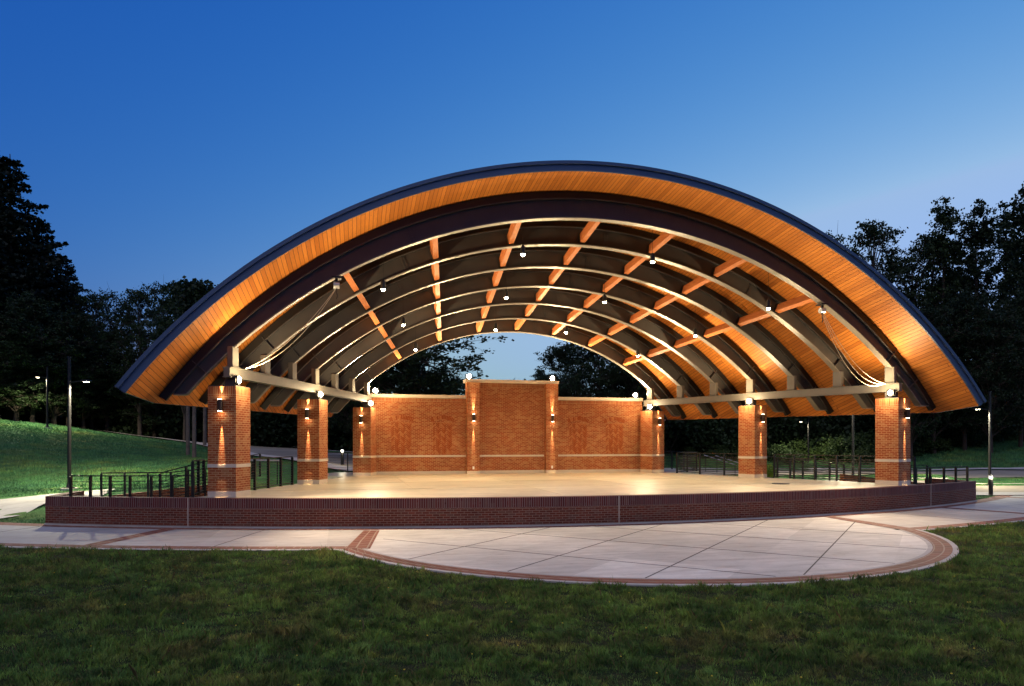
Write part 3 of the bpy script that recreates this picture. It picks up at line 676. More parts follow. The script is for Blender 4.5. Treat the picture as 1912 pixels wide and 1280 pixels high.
gz = lambda x, y: float(ground_z(np.array([x]), np.array([y]))[0])
def terrain(name, x0, x1, y0, y1, step, mat, kind='structure'):
    xs = np.arange(x0, x1+.01, step); ys = np.arange(y0, y1+.01, step); X, Y = np.meshgrid(xs, ys); Z = ground_z(X, Y)
    nx, ny = len(xs), len(ys); V = np.stack([X, Y, Z], -1).reshape(-1, 3)
    I = np.arange(nx*ny).reshape(ny, nx); F = np.stack([I[:-1, :-1], I[:-1, 1:], I[1:, 1:], I[1:, :-1]], -1).reshape(-1, 4)
    me = bpy.data.meshes.new(name); me.from_pydata(V.tolist(), [], F.tolist()); me.shade_smooth(); me.materials.append(MATS[mat])
    o = bpy.data.objects.new(name, me); C.objects.link(o); return me, o, V, F
me, g, V, F = terrain('ground', -92, 112, -46, 112, 1., 'ground_grass'); tag(g, kind='structure')
me.materials.append(MATS['wood_floor']); me.materials.append(MATS['ground_lawn'])
ctr = V[F].mean(1); mi = np.zeros(len(F), dtype=np.int32)
dcam = (ctr[:, 0]+8.65)*sin(.241)+(ctr[:, 1]+22.42)*cos(.241)
mi[dcam > 66] = 1; mi[ctr[:, 1] < -1.0] = 2
me.polygons.foreach_set('material_index', mi)
# far ring so the ground reaches the horizon
m = MB(); n = 48
for k in range(n):
    a, b = 2*pi*k/n, 2*pi*(k+1)/n
    m.face([(600*cos(a), 600*sin(a), -2), (600*cos(b), 600*sin(b), -2), (0, 0, -2)])
tag(m.build('far_ground', 'wood_floor'), kind='structure')

# ------------------------------------------------------------------ plaza, walkway, borders
def st(m, name, mat): return tag(m.build(name, mat), kind='structure')
m = MB(); arcring(m, R1+.0, R1+3.46, -30, 30, 0.0, 120); st(m, 'walkway', 'conc_walk')
m = MB(); arcring(m, R1-.2, R1+.36, -30, 30, .004, 120); arcring(m, R1+3.46, R1+3.86, -30, -8.35, .004, 70); arcring(m, R1+3.46, R1+3.86, 7.1, 30, .004, 70); st(m, 'brick_border', 'brick_paver')
m = MB(); arcring(m, R1+3.86, R1+4.0, -30, -8.5, .001, 70); arcring(m, R1+3.86, R1+4.0, 7.3, 30, .001, 70); st(m, 'edging_strip', 'conc_walk')
for x in (-20.5, -14.0, 14.2, 21.5):      # radial brick bands across the walk
    a = math.asin(x/(R1+1.9)); m = MB(); rows = [[], []]; uv = [[], []]
    for j, dx in enumerate((-.23, .23)):
        for R in (R1+.36, R1+3.46): rows[j].append((R*sin(a)+dx*cos(a), CY-R*cos(a)+dx*sin(a), .005)); uv[j].append((R, dx))
    m.grid(rows, uv, flip=True); st(m, 'brick_band', 'brick_paver')
for q in (((-8.05, -2.42), (-7.6, -2.50), (-8.0, -5.86), (-8.62, -6.02)), ((6.95, -2.36), (7.42, -2.28), (7.42, -6.05), (6.82, -5.95))):
    m = MB(); L_ = 3.4; m.face([(q[0][0], q[0][1], .0095), (q[1][0], q[1][1], .0095), (q[2][0], q[2][1], .0095), (q[3][0], q[3][1], .0095)][::-1], [(0, 0), (0, .46), (L_, .46), (L_, 0)][::-1]); st(m, 'brick_band', 'brick_paver')
PC, PR = (-.68, -3.2), 8.37
def parc(R, a0, a1, n=64): return [(PC[0]+R*cos(a), PC[1]+R*sin(a)) for a in np.linspace(a0, a1, n)]
aL = atan2(-5.95-PC[1], -8.55-PC[0]); aR = atan2(-6.05-PC[1], 7.25-PC[0])
if aL > 0: aL -= 2*pi
inner = parc(PR-.5, aL+.015, aR-.015)
m = MB(); poly = inner+[arcpt(R1+.36, x) for x in np.linspace(6.98, -7.62, 40)]
cc = (-.6, -5.0); n = len(poly)
for k in range(n): m.face([(*cc, .006), (*poly[k], .006), (*poly[(k+1) % n], .006)])
st(m, 'plaza', 'conc_plaza')
def pring(Ra, Rb, z, name, mat, ext=0):
    m = MB(); A = np.linspace(aL-ext, aR+ext, 90); rows = [[(PC[0]+R*cos(a), PC[1]+R*sin(a), z) for a in A] for R in (Rb, Ra)]; uv = [[(a*R, R) for a in A] for R in (Rb, Ra)]
    m.grid(rows, uv); return st(m, name, mat)
pring(PR-.5, PR-.40, .010, 'edging_strip', 'conc_walk'); pring(PR-.40, PR, .014, 'brick_border', 'brick_paver', .02); pring(PR, PR+.12, .012, 'edging_strip', 'conc_walk', .015)
# saw-cut joints in the plaza, diagonal grid clipped to it
def inside(x, y): return hypot(x-PC[0], y-PC[1]) < PR-.5 and hypot(x, CY-y) > R1+.4 and -7.9 < x < 7.2 and (y < -5.9 or abs(x) < 7.6)
m = MB()
def cut(c, s):    # x - s*y = c
    run = None
    for t in np.linspace(-14, 4, 721):
        x = c+s*t; ok = inside(x, t)
        if ok and run is None: run = (x, t)
        if not ok and run is not None:
            if hypot(x-run[0], t-run[1]) > .3: m.bar((*run, .0065), (x, t, .0065), .028, .006)
            run = None
for c in (.25, 3.85, 7.4, 10.85): cut(c, 1)
for c in (-11.85, -8.0, -4.45, -.9): cut(c, -1)
m.build('plaza_joint', 'joint'); tag(C.objects['plaza_joint'], kind='structure')
m = MB()
for x in (-27, -24, -18, -11.2, 10.7, 18, 25):
    a = math.asin(x/(R1+1.9)); m.bar(((R1+.36)*sin(a), CY-(R1+.36)*cos(a), .001), ((R1+3.46)*sin(a), CY-(R1+3.46)*cos(a), .001), .02, .006)
m.build('walkway_joint', 'joint'); tag(C.objects['walkway_joint'], kind='structure')
def skirt(R_, c, a0, a1, z0, z1, name='edging_strip'):
    m = MB(); A = np.linspace(a0, a1, 100); m.grid([[(c[0]+R_*cos(a), c[1]+R_*sin(a), z) for a in A] for z in (z0, z1)]); st(m, name, 'conc_walk')
skirt(PR+.12, PC, aL-.015, aR+.015, -.08, .012)
for xa, xb in ((-30, -8.5), (7.3, 30)): skirt(R1+4.0, (0, CY), -pi/2+math.asin(xa/(R1+4)), -pi/2+math.asin(xb/(R1+4)), -.08, .001)
def drape(name, left, right, mat, off=.05, n=40, k=6):
    """ribbon between two polylines laid on the terrain"""
    def samp(pl, n):
        pl = np.array(pl, float); d = np.r_[0, np.cumsum(np.hypot(*np.diff(pl, axis=0).T))]; t = np.linspace(0, d[-1], n)
        q = np.stack([np.interp(t, d, pl[:, 0]), np.interp(t, d, pl[:, 1])], -1)
        return q
    A, B = samp(left, n), samp(right, n); m = MB(); rows = []
    for j in range(k+1):
        q = A+(B-A)*j/k; z = ground_z(q[:, 0], q[:, 1])+off; rows.append([(q[i, 0], q[i, 1], z[i]) for i in range(n)])
    m.grid(rows, flip=True); o = m.build(name, mat, smooth=True); tag(o, kind='structure'); return o
uu = lambda u, d: (-8.65+u*cos(.241)+d*sin(.241), -22.422-u*sin(.241)+d*cos(.241))     # lateral, depth along the view axis of the site survey
# street side: pale path, drive, far drive with kerb
drape('side_path', [uu(19.2, 32.5), uu(24, 32.3), uu(60, 30)], [uu(19.2, 34.5), uu(24, 34.2), uu(60, 31.5)], 'conc_walk', .05)
drape('drive', [uu(17, 34.6), uu(24, 34.3), uu(60, 31.4)], [uu(17, 39.5), uu(24, 39.2), uu(60, 36)], 'asphalt', .04)
drape('kerb', [uu(17, 39.6), uu(24, 39.3), uu(60, 36.1)], [uu(17, 39.9), uu(24, 39.6), uu(60, 36.4)], 'cast_stone', .14)
drape('far_drive', [uu(8, 45), uu(24, 45), uu(70, 42)], [uu(8, 53), uu(24, 53), uu(70, 50)], 'asphalt', .05)
drape('far_kerb', [uu(8, 53.1), uu(24, 53.1), uu(70, 50.1)], [uu(8, 54.4), uu(24, 54.4), uu(70, 51.4)], 'conc_walk', .13)
# hill side: path to the wall end, road over the hill
drape('side_path', [(-21.5, -1.8), (-20.2, .2), (-19.4, 3.3), (-18.9, 5.6), (-17.3, 5.9)], [(-26, 3), (-23.6, 6.0), (-21.2, 7.5), (-19.7, 7.9), (-17.3, 8.0)], 'conc_walk', .045)
drape('hill_road', [(-45, 54), (-29.7, 43.4), (-20, 38.5), (-14.8, 27.5), (-9, 18.6), (2, 16.5)], [(-47, 60), (-29.7, 48), (-17, 43.5), (-11, 38), (-3, 30), (4, 26)], 'asphalt', .05, 60)
drape('road_kerb', [(-45, 52.6), (-30, 42.2), (-20.6, 37.4), (-15.6, 26.9), (-10, 17.6), (-8, 16.3)], [(-45, 53.9), (-29.8, 43.6), (-19.8, 38.9), (-14.6, 27.6), (-8.8, 18.8), (-5, 16.6)], 'cast_stone', .12, 60)  # pale stone tone stands in for overhead lamp light on this kerb
drape('road_kerb', [(-47, 60.1), (-29.7, 48.1), (-17, 43.6), (-11, 38.1), (-3, 30.1)], [(-47, 60.6), (-29.7, 48.6), (-16.8, 44.1), (-10.7, 38.6), (-2.6, 30.6)], 'conc_walk', .18, 60)

# ------------------------------------------------------------------ street lamps and bollards
def street_lamp(x, y, label, heads, h=5.3, arm=4.25, power=160, rz=-.241, zo=0):
    z = gz(x, y)+zo; t = thing('street_lamp', label, 'street lamp', (x, y, z), rz, 'black street lamps')
    m = MB(); m.cyl((0, 0, -.3), .30, .36, 20); m.build('footing', 'conc_walk', t, smooth=True)
    m = MB(); m.cyl((0, 0, .06), .2, .03, 20); m.cyl((0, 0, .09), .11, .14, 16, .08); m.tube([(0, 0, .2), (0, 0, h)], [.075, .055], 14); m.cyl((0, 0, h), .07, .05, 12); m.build('pole', 'black_metal', t, smooth=True)
    bpy.context.view_layer.update()
    for s in heads:
        m = MB(); m.bar((s*.05, 0, arm+.07), (s*.56, 0, arm+.13), .04, .04); m.build('arm', 'black_metal', t)
        m = MB(); m.box((s*.68, 0, arm+.12), (.34, .22, .07)); hd = m.build('lamp_head', 'black_metal', t, bevel=.02)
        m = MB(); m.box((s*.68, 0, arm+.079), (.17, .12, .008)); m.build('lens', 'glow_street', hd)
        f = (x+s*.68*cos(rz), y+s*.68*sin(rz))
        light('lamp_beam', 'SPOT', (*f, z+arm+.05), power, (1, .9, .62), (*f, 0), 168, .5, .15, t)
street_lamp(-19.3, 9.0, 'tall black street lamp standing by the ramp at the foot of the grassy hill', (1, ), power=1000)
street_lamp(-29.3, 34.3, 'distant street lamp glowing at the crest of the grassy hill before the wood', (-1, ), h=4.4, arm=3.6, power=800)
street_lamp(26.8, 9.1, 'black street lamp lit beside the low bollard near the drive', (-1, ), power=760)
street_lamp(21.3, 13.3, 'black street lamp seen between the street side pillars, in front of the shrubs', (-1, 1), power=700, h=5.6, arm=5.0)
street_lamp(31.9, 31.5, 'small distant street lamp glowing at the foot of the wooded bank', (-1, ), h=4.0, arm=3.7, power=420)
street_lamp(-24.5, 32, 'distant street lamp head glowing on the dark hill beyond the grass', (1, ), h=5.6, arm=5.3, power=300) if False else None
def bollard(x, y, label):
    z = gz(x, y); t = thing('bollard_light', label, 'bollard', (x, y, z), 0, 'bollard lights')
    m = MB(); m.cyl((0, 0, -.05), .09, .85, 20); m.cyl((0, 0, .93), .10, .05, 20, .07); m.build('body', 'black_metal', t, smooth=True)
    m = MB(); m.cyl((0, 0, .80), .075, .13, 20); m.build('lens', 'glow_bollard', t, smooth=True)
    m = MB(); 
    for z_ in (.82, .86, .90): m.cyl((0, 0, z_), .092, .008, 20)
    m.build('louvre', 'black_metal', t); bpy.context.view_layer.update()
    light('bollard_glow', 'POINT', (x, y-.2, z+.85), 7, (1, .88, .6), size=.1, parent=t)
bollard(20.9, 3.8, 'low round bollard light glowing beside the path at the street end')
bollard(-8.6, 20.2, 'low bollard light on the pale paving behind the hill side pillars')

# ------------------------------------------------------------------ trees
rng = np.random.default_rng(7)
def leafmesh(name, cen, size, mat, flat=.6, droop=0):
    n = len(cen); a = rng.normal(size=(n, 3)); a[:, 2] *= flat; a /= np.linalg.norm(a, axis=1)[:, None]+1e-9
    b = rng.normal(size=(n, 3)); b -= (b*a).sum(1)[:, None]*a; b /= np.linalg.norm(b, axis=1)[:, None]+1e-9
    s = size*rng.uniform(.6, 1.3, (n, 1)); L = a*s; Wd = b*s*.45
    V = np.stack([cen-L*.5, cen+Wd, cen+L*.5, cen-Wd], 1).reshape(-1, 3)
    me = bpy.data.meshes.new(name); me.vertices.add(4*n); me.vertices.foreach_set('co', V.ravel().astype(np.float32))
    me.loops.add(4*n); me.loops.foreach_set('vertex_index', np.arange(4*n, dtype=np.int32)); me.polygons.add(n); me.polygons.foreach_set('loop_start', np.arange(0, 4*n, 4, dtype=np.int32))
    me.update(calc_edges=True); me.validate(); me.materials.append(MATS[mat]); return me
def tree_proto(kind, seed):
    global rng
    rng = np.random.default_rng(seed); r = rng; tr = MB(); H = 15.; cen = []; 
    if kind in 'ab':
        H0, rad = (3.0, 3.9) if kind == 'b' else (4.0, 3.2)
        wob = r.normal(0, .25, (6, 2)); tp = [(wob[k, 0]*k*.4, wob[k, 1]*k*.4, H*.92*k/5) for k in range(6)]
        tr.tube(tp, [.26, .22, .18, .13, .08, .03], 8)
        nc = 90 if kind == 'b' else 46
        for k in range(nc):
            t = r.uniform(0, 1)**.8; z = H0+(H-H0-.4)*t
            prof = (sin(pi*min(max((t*.86+.12), 0), 1))**.55)*rad; a = r.uniform(0, 2*pi); rr = prof*r.uniform(.35, 1.08)
            c = np.array((rr*cos(a), rr*sin(a), z))
            zt = max(z-r.uniform(1., 2.8)-rr*.4, H0*.55); f = zt/(H*.92)*5; i = min(int(f), 4); b0 = np.array(tp[i])*(1-(f-i))+np.array(tp[i+1])*(f-i)
            mid = (b0+c)/2+np.array((0, 0, r.uniform(.1, .5))); tr.tube([b0, mid, c], [.075*(1.2-t), .045, .012], 5, cap=False)
            for q in range(3):
                e = c+r.normal(0, .7, 3); tr.tube([mid*.3+c*.7, e], [.02, .006], 4, cap=False)
            sg = r.uniform(.55, .95)*(1 if kind == 'b' else .8)
            for q in range(int((10 if kind == 'b' else 8)*r.uniform(.7, 1.3))):
                e = c+r.normal(0, 1, 3)*(sg, sg, sg*.62); tr.tube([c, e], [.018, .005], 3, cap=False)
                cen.append(e+r.normal(0, 1, (int(r.uniform(16, 34)), 3))*(.21, .21, .13))
        size = .21 if kind == 'b' else .19
    elif kind == 't':      # tall narrow hardwood with an open crown
        tr.tube([(0, 0, 0), (.1, 0, 5), (0, .15, 10), (.1, 0, 14.6)], [.2, .16, .1, .02], 8)
        for k in range(85):
            t = r.uniform(0, 1); z = 5.0+9.8*t; prof = 2.1*(1-t)**.7+.25; a = r.uniform(0, 2*pi); rr = prof*r.uniform(.2, 1.)
            c = np.array((rr*cos(a), rr*sin(a), z)); tr.tube([(0, 0, z-rr*.7), c], [.035, .008], 4, cap=False)
            
            for q in range(5):
                e = c+r.normal(0, .34, 3); cen.append(e+r.normal(0, 1, (int(r.uniform(12, 30)), 3))*(.15, .15, .10))
        size = .18
    elif kind == 'p':      # tall bare trunk with high crown
        tr.tube([(0, 0, 0), (0, 0, 8), (.1, 0, 14.5)], [.17, .13, .03], 10)
        for k in range(40):
            t = r.uniform(0, 1); z = 10.5+4.2*t; rr = 2.4*sqrt(1-t*.8)*r.uniform(.3, 1); a = r.uniform(0, 2*pi); c = np.array((rr*cos(a), rr*sin(a), z))
            tr.tube([(0, 0, z-.5), c], [.03, .008], 4, cap=False); cen.append(c+r.normal(0, 1, (80, 3))*(.5, .5, .25))
        size = .3
    elif kind == 'c':      # conifer with drooping flat sprays
        tr.tube([(0, 0, 0), (0, 0, 15)], [.28, .02], 8); z = 1.5
        while z < 14.7:
            t = z/15; nb = r.integers(4, 7); a0 = r.uniform(0, 2*pi)
            for q in range(nb):
                a = a0+2*pi*q/nb+r.normal(0, .25); L = (4.6*(1-t)**.75+.25)*r.uniform(.65, 1.15); sl = r.uniform(-.18, .12)
                pts = [np.array((cos(a)*L*s, sin(a)*L*s, z+sl*L*s+.12*L*s*s)) for s in (0, .5, 1)]
                tr.tube(pts, [.05*(1.2-t), .025, .008], 4, cap=False)
                ns = int(60*L); s = r.uniform(.18, 1.04, ns)**.8
                w = .34*L*(1-s)*.9+.12; base = np.stack([cos(a)*L*s, sin(a)*L*s, z+sl*L*s+.12*L*s*s], -1); off = r.normal(0, 1, ns)*w
                cen.append(base+np.stack([-sin(a)*off, cos(a)*off, r.normal(0, .07, ns)-np.abs(off)*.18], -1))
            z += r.uniform(.32, .55)
        size = .22
    elif kind == 'u':      # low dense undergrowth clump, 6 m
        for k in range(44):
            a = r.uniform(0, 2*pi); rr = 3.6*sqrt(r.uniform(0, 1)); z = r.uniform(.2, 5.6)*sqrt(max(1-(rr/4.1)**2, .05)); c = np.array((rr*cos(a), rr*sin(a), z))
            tr.tube([(rr*cos(a)*.3, rr*sin(a)*.3, -.1), c], [.05, .01], 4, cap=False); cen.append(c+r.normal(0, 1, (110, 3))*(.7, .7, .5))
        size = .34
    else:                  # shrub, 3 m
        for k in range(26):
            a = r.uniform(0, 2*pi); rr = 1.9*sqrt(r.uniform(0, 1)); z = r.uniform(.3, 2.7)*sqrt(max(1-(rr/2.2)**2, .05)); c = np.array((rr*cos(a), rr*sin(a), z))
            tr.tube([(rr*cos(a)*.3, rr*sin(a)*.3, -.1), c], [.03, .008], 4, cap=False); cen.append(c+r.normal(0, 1, (95, 3))*(.42, .42, .3))
        size = .24; cc = np.concatenate(cen); cc = cc[cc[:, 2] > .02]; cen = [cc]
    cen = np.concatenate(cen)
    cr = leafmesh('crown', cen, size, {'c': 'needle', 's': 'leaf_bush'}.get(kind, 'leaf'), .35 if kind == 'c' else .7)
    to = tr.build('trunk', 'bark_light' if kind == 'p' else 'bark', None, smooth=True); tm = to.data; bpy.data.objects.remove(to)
    return tm, cr, {'s': 3.0, 'u': 6.0}.get(kind, 15.)
PROTO = {k: [tree_proto(k, 11*ord(k)+j) for j in range(n)] for k, n in (('a', 2), ('b', 3), ('t', 2), ('c', 2), ('p', 1), ('s', 3), ('u', 3))}
TREES = [('a', -29.6, 44.5, 15.3), ('a', -29.6, 50.7, 17.2), ('a', -25.0, 41.3, 15.2), ('a', -24.7, 47.4, 17.4), ('a', -21.1, 39.3, 15.6), ('a', -19.7, 42.1, 13.8), ('a', -18.9, 48.1, 15.2), ('b', -24.3, 43.2, 8.8), ('b', -23.4, 49.2, 11.4), ('p', -18.1, 25.2, 12.4), ('p', -17.1, 21.9, 11.8), ('p', -18.6, 33.6, 13.4), ('b', -20.0, 46.3, 11.6), ('b', -17.9, 47.8, 11.9), ('b', -15.0, 43.0, 12.3), ('b', -13.0, 46.6, 12.4), ('b', -10.4, 41.9, 12.1), ('b', -7.8, 43.3, 12.6), ('b', 18.0, 34.9, 13.3), ('b', 24.7, 43.5, 15.6), ('b', 29.7, 46.4, 16.3), ('b', 29.5, 40.3, 14.7), ('b', 35.9, 44.9, 16.3), ('b', 36.5, 40.6, 15.0), ('b', 40.8, 41.6, 15.9), ('b', 39.9, 35.7, 14.3), ('b', 45.4, 38.4, 15.6), ('a', 46.5, 46.4, 26.9), ('a', 44.8, 38.6, 25.1), ('a', 50.6, 39.2, 24.5), ('a', 49.1, 35.5, 23.3), ('t', 48.7, 33.5, 25.7), ('t', 49.9, 31.1, 24.9), ('t', 60.1, 36.9, 27.1), ('t', 52.6, 28.4, 26.1), ('a', 59.0, 41.3, 23.3), ('a', 61.4, 36.6, 22.2), ('b', 39.1, 27.6, 12.9), ('b', 42.8, 28.8, 14.2), ('b', 45.4, 28.1, 15.2), ('b', 45.9, 26.0, 13.8), ('b', 50.2, 26.9, 15.2), ('c', -37.5, 42.3, 28.4), ('c', -35.1, 42.8, 25.8), ('c', -33.8, 45.5, 21.5), ('c', -33.4, 49.6, 19.5), ('c', -35.3, 39.7, 19.4), ('b', -32.0, 38.9, 13.5), ('b', -30.0, 40.5, 12.7), ('b', -34.5, 39.5, 11.9), ('b', -32.8, 38.1, 10.1), ('b', -30.8, 39.7, 9.9), ('b', -29.6, 42.5, 10.8), ('b', -28.3, 44.2, 12.0), ('b', -3.9, 23.8, 11.9), ('b', -5.7, 28.4, 11.2), ('a', 11.3, 46.8, 10.0), ('b', 11.8, 40.5, 11.3), ('b', 12.8, 34.1, 12.7), ('b', -7.5, 25.5, 11.6), ('b', 15.0, 31.5, 11.5), ('b', 9.8, 37.5, 8.3), ('b', 16.8, 35.2, 13.3), ('s', 44.5, 30.5, 3.6), ('s', 46.8, 29.5, 4.2), ('s', 50.1, 30.2, 4.4), ('s', 51.5, 29.4, 3.9), ('s', 48.2, 32.5, 5.2), ('s', 55.5, 31.0, 4.9), ('s', 57.5, 31.8, 5.4), ('s', 54.2, 28.9, 3.9), ('s', 45.2, 33.0, 4.9), ('s', 39.2, 30.6, 3.6), ('s', 59.9, 31.2, 5.3), ('s', 62.3, 33.2, 6.2), ('s', 36.8, 31.3, 3.7), ('s', 34.8, 30.8, 3.1), ('s', 36.8, 29.2, 2.6), ('s', 42.3, 31.0, 4.2), ('s', 43.2, 29.7, 3.7), ('s', 40.3, 29.4, 3.1), ('s', 30.3, 33.9, 2.5), ('s', 34.0, 35.1, 2.8), ('s', 27.7, 34.6, 2.2), ('s', 47.9, 31.7, 4.5), ('s', 53.9, 34.3, 5.5), ('s', 58.9, 35.1, 5.6), ('s', 52.2, 36.8, 6.7), ('s', 36.5, 34.4, 3.5), ('s', 41.7, 33.2, 4.3), ('s', 23.6, 37.6, 2.0), ('s', 25.6, 36.1, 2.4), ('s', 29.9, 30.9, 1.9), ('s', 34.6, 28.7, 2.0)]
_r = random.Random(8)
for u0, u1, d0, d1, n_ in ((-52, -17, 62, 72, 14), (-20, 6, 63, 72, 12), (8, 34, 68, 78, 14), (28, 66, 68, 78, 14)):
    for k_ in range(n_):
        u_ = u0+(u1-u0)*(k_+.5)/n_; d_ = _r.uniform(d0, d1); x_ = -8.65+u_*cos(.241)+d_*sin(.241); y_ = -22.422-u_*sin(.241)+d_*cos(.241)
        TREES.append(('u', x_, y_, gz(x_, y_)+_r.uniform(4.5, 7.5)))
KN = {'u': ('undergrowth_bush', 'bush', 'dense dark bush'), 'a': ('leafy_tree', 'tree', 'airy dark tree'), 'b': ('broadleaf_tree', 'tree', 'dense dark broadleaf tree'), 't': ('slender_tree', 'tree', 'tall narrow tree with open crown'),
      'c': ('conifer_tree', 'tree', 'tall black conifer with drooping boughs'), 'p': ('pine_tree', 'tree', 'pine with straight bare trunk on the lawn'), 's': ('shrub', 'shrub', 'low dusky green shrub')}
def where(x, y):
    if x < -24: return 'in the wood behind the grassy hill'
    if x < -14: return 'beyond the hill road behind the front pillars'
    if x < 5 and y < 35: return 'behind the brick back wall, hill half'
    if x < 5: return 'beyond the hill road behind the middle pillar'
    if x < 19: return 'behind the brick back wall, street half'
    if x < 42: return 'on the bank beyond the far drive'
    return 'on the wooded bank past the roof tip'
trnd = random.Random(3)
for i, (k, x, y, top) in enumerate(TREES):
    tm, cr, H0 = PROTO[k][i % len(PROTO[k])]; z = gz(x, y); h = max(top-z, 1.2); s = h/H0*1.02; w = s
    if k in 'ab': w = max(s*.78, .72)
    if k == 'c': w = s*1.02
    if k == 'a': w = s*.85
    if (x, y) == (-3.9, 23.8): w = 1.15
    if k in 't': w = s*.85
    nm, cat, lab = KN[k]
    t = thing(nm, lab+' '+where(x, y), cat, (x, y, z-.05), trnd.uniform(0, 6.28), {'s': 'shrubs on the bank', 'p': 'pines on the lawn'}.get(k, 'trees around the site'))
    t.scale = (w, w, s)
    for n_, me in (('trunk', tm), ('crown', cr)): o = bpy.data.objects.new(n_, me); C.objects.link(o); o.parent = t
# bright shrub behind the street side railing
tm, cr, H0 = PROTO['s'][0]; cr2 = cr.copy(); cr2.materials.clear(); cr2.materials.append(MATS['leaf_bright'])
t = thing('shrub', 'small bright yellow green shrub beside the middle pillar on the street side', 'shrub', (12.2, 8.6, .45), 0); t.scale = (.26, .26, .34)
for n_, me in (('trunk', tm), ('crown', cr2)): o = bpy.data.objects.new(n_, me); C.objects.link(o); o.parent = t

# ------------------------------------------------------------------ grass blades on the front lawn
def lawn_ok(x, y):
    R = np.hypot(x, CY-y); e = .05*np.sin(x*7+y*3)*np.sin(x*19); a = (R > R1+4.0+e) & (np.hypot(x-PC[0], y-PC[1]) > PR+.12+e)
    return a
def blades(name, n, region, hmin, hmax, wid, tall=.02, dens=None):
    r = np.random.default_rng(21); d = region[0]*(region[1]/region[0])**r.uniform(0, 1, n)    # denser near the viewer
    u = r.uniform(-1.0, 1.0, n)*d
    x = -8.65+u*cos(.241)+d*sin(.241); y = -22.422-u*sin(.241)+d*cos(.241)
    k = lawn_ok(x, y) & (y < 0)
    x, y, d = x[k], y[k], d[k]; n = len(x)
    def vn(x, y, sc, sd):       # lattice value noise 0..1
        g = np.random.default_rng(sd).uniform(0, 1, (512, 512)); X, Y = x/sc+250, y/sc+250; i, j = np.floor(X).astype(int), np.floor(Y).astype(int); a, b_ = X-i, Y-j
        a, b_ = a*a*(3-2*a), b_*b_*(3-2*b_); i %= 511; j %= 511
        return (g[i, j]*(1-a)+g[i+1, j]*a)*(1-b_)+(g[i, j+1]*(1-a)+g[i+1, j+1]*a)*b_
    n1 = .6*vn(x, y, .22, 1)+.4*vn(x, y, .09, 2); n2 = .6*vn(x, y, 1.1, 3)+.4*vn(x, y, .45, 4); tone = vn(x, y, .3, 5)*.6+vn(x, y, .07, 6)*.4
    cl = (np.sin(x*2.1+1.3*np.sin(y*1.7))*np.sin(y*2.6+1.1*np.sin(x*1.9))+.6*np.sin(x*5.3+y*3.1)*np.sin(y*6.1-x*2.2))   # clumps
    lo = np.sin(x*.83+1.7*np.sin(y*.61+1))*np.sin(y*1.07+1.3*np.sin(x*.47)); h = r.uniform(hmin, hmax, n)*(.25+2.6*n1**2)*(.5+1.1*n2); tl = r.uniform(0, 1, n) < tall; h = np.where(tl, h*2.1, h); h = np.clip(h, .012, .22)
    keep = r.uniform(0, 1, n) < .22+.78/(1+np.exp(-(n1+.5*n2-.62)*16)); x, y, d, h, tone = x[keep], y[keep], d[keep], h[keep], tone[keep]; n = len(x)
    a = r.uniform(0, 2*pi, n); lean = r.uniform(.15, .8, n)*h; b = r.uniform(0, 2*pi, n); w = wid*r.uniform(.6, 1.4, n)*(.55+d/16)
    P = np.stack([x, y, np.full(n, -.02)], -1); wx = np.stack([np.cos(a)*w, np.sin(a)*w, 0*w], -1); tip = np.stack([np.cos(b)*lean, np.sin(b)*lean, h], -1); mid = np.stack([np.cos(b)*lean*.3, np.sin(b)*lean*.3, h*.6], -1)
    V = np.stack([P-wx, P+wx, P+mid+wx*.6, P+tip, P+mid-wx*.6], 1).reshape(-1, 3)
    me = bpy.data.meshes.new(name); me.vertices.add(5*n); me.vertices.foreach_set('co', V.ravel().astype(np.float32)); me.loops.add(5*n); me.loops.foreach_set('vertex_index', np.arange(5*n, dtype=np.int32))
    me.polygons.add(n); me.polygons.foreach_set('loop_start', np.arange(0, 5*n, 5, dtype=np.int32)); me.update(calc_edges=True)
    at = me.attributes.new('tone', 'FLOAT', 'FACE'); at.data.foreach_set('value', r.uniform(0, 1, n).astype(np.float32)); at = me.attributes.new('clump', 'FLOAT', 'FACE'); at.data.foreach_set('value', tone.astype(np.float32))
    me.materials.append(MATS['grass_blade']); o = bpy.data.objects.new(name, me); C.objects.link(o)
    return tag(o, 'dark green dusk lawn grass in front of the plaza', 'grass', kind='stuff')
blades('grass', 780000, (6.3, 22), .03, .075, .0045)
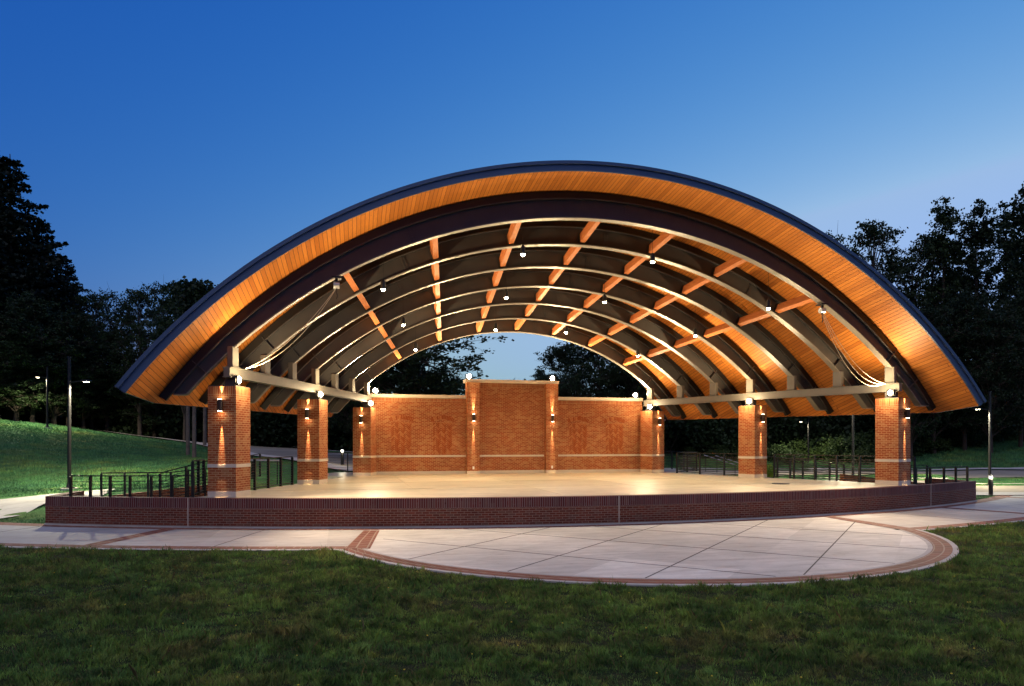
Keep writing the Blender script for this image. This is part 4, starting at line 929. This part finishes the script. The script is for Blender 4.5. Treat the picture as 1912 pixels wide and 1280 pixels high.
def bank_blades(name, n, u0, u1, d0, d1, ok, hmin, hmax, wid, seed, label):
    r = np.random.default_rng(seed); u = r.uniform(u0, u1, n); d = r.uniform(d0, d1, n); x = -8.65+u*cos(.241)+d*sin(.241); y = -22.422-u*sin(.241)+d*cos(.241)
    k = ok(x, y) & (np.abs(u) < .78*d); x, y = x[k], y[k]; n = len(x); z = ground_z(x, y)-.01
    q = np.sin(x*1.9+1.7*np.sin(y*1.3))*np.sin(y*2.3+x*.7)+.7*np.sin(x*4.1+y*2.2)*np.sin(y*4.9-x*1.4); h = r.uniform(hmin, hmax, n)*(1+.4*q)
    a = r.uniform(0, 2*pi, n); b = r.uniform(0, 2*pi, n); w = wid*r.uniform(.6, 1.4, n); lean = r.uniform(.2, .8, n)*h
    P = np.stack([x, y, z], -1); wx = np.stack([np.cos(a)*w, np.sin(a)*w, 0*w], -1); tip = np.stack([np.cos(b)*lean, np.sin(b)*lean, h], -1)
    V = np.stack([P-wx, P+wx, P+tip], 1).reshape(-1, 3); me = bpy.data.meshes.new(name); me.vertices.add(3*n); me.vertices.foreach_set('co', V.ravel().astype(np.float32)); me.loops.add(3*n); me.loops.foreach_set('vertex_index', np.arange(3*n, dtype=np.int32))
    me.polygons.add(n); me.polygons.foreach_set('loop_start', np.arange(0, 3*n, 3, dtype=np.int32)); me.update(calc_edges=True)
    for nm, v in (('tone', r.uniform(0, 1, n)), ('clump', np.clip(.5+.22*q+r.normal(0, .12, n), 0, 1))): at = me.attributes.new(nm, 'FLOAT', 'FACE'); at.data.foreach_set('value', v.astype(np.float32))
    me.materials.append(MATS['grass_bank']); o = bpy.data.objects.new(name, me); C.objects.link(o); return tag(o, label, 'grass', kind='stuff')
KX, KY = (-45, -30, -20.6, -15.6, -10), (52.3, 41.9, 37.1, 26.6, 17.3)
bank_blades('grass', 300000, -42, -8, 22, 56, lambda x, y: (y < np.interp(x, KX, KY)) & (y > np.where(x < -17.5, 8.2, 7.)) & (x < np.where(y < 18, -14.2, -9)), .05, .12, .016, 31, 'green mown grass on the lamp lit hillside')
bank_blades('grass', 40000, -20, -7, 20, 32, lambda x, y: (x > np.interp(y, (-1.8, .2, 3.3, 5.6), (-21.5, -20.2, -19.4, -18.9))+.05) & (x < -17.45) & (y < 5.5) & (np.hypot(x, CY-y) < R1-.15), .03, .08, .010, 35, 'small bright patch of grass between the walkway and the wall end')
bank_blades('grass', 12000, 17, 40, 30.6, 32.5, lambda x, y: (np.hypot(x, CY-y) < R1-.1) & (x > 17.6), .03, .08, .012, 36, 'thin grass strip between the walkway and the pale side path')
bank_blades('grass', 60000, 17, 50, 40.1, 44.8, lambda x, y: x > 14, .04, .09, .014, 32, 'narrow strip of lit grass between the two drives')
bank_blades('grass', 150000, 6, 52, 54.6, 70, lambda x, y: x > 8, .07, .22, .022, 33, 'rough dark grass on the bank beyond the far drive')
r = np.random.default_rng(4); m = MB()
for k in range(70):
    d = 7+9*r.uniform()**1.3; u = r.uniform(-.72, .72)*d; x, y = uu(u, d)
    if lawn_ok(np.array([x]), np.array([y]))[0]: m.cyl((x, y, .045), .011, .008, 7)
tag(m.build('grass_flowers', 'dandelion'), 'tiny yellow flowers scattered in the front lawn', 'flowers', kind='stuff')
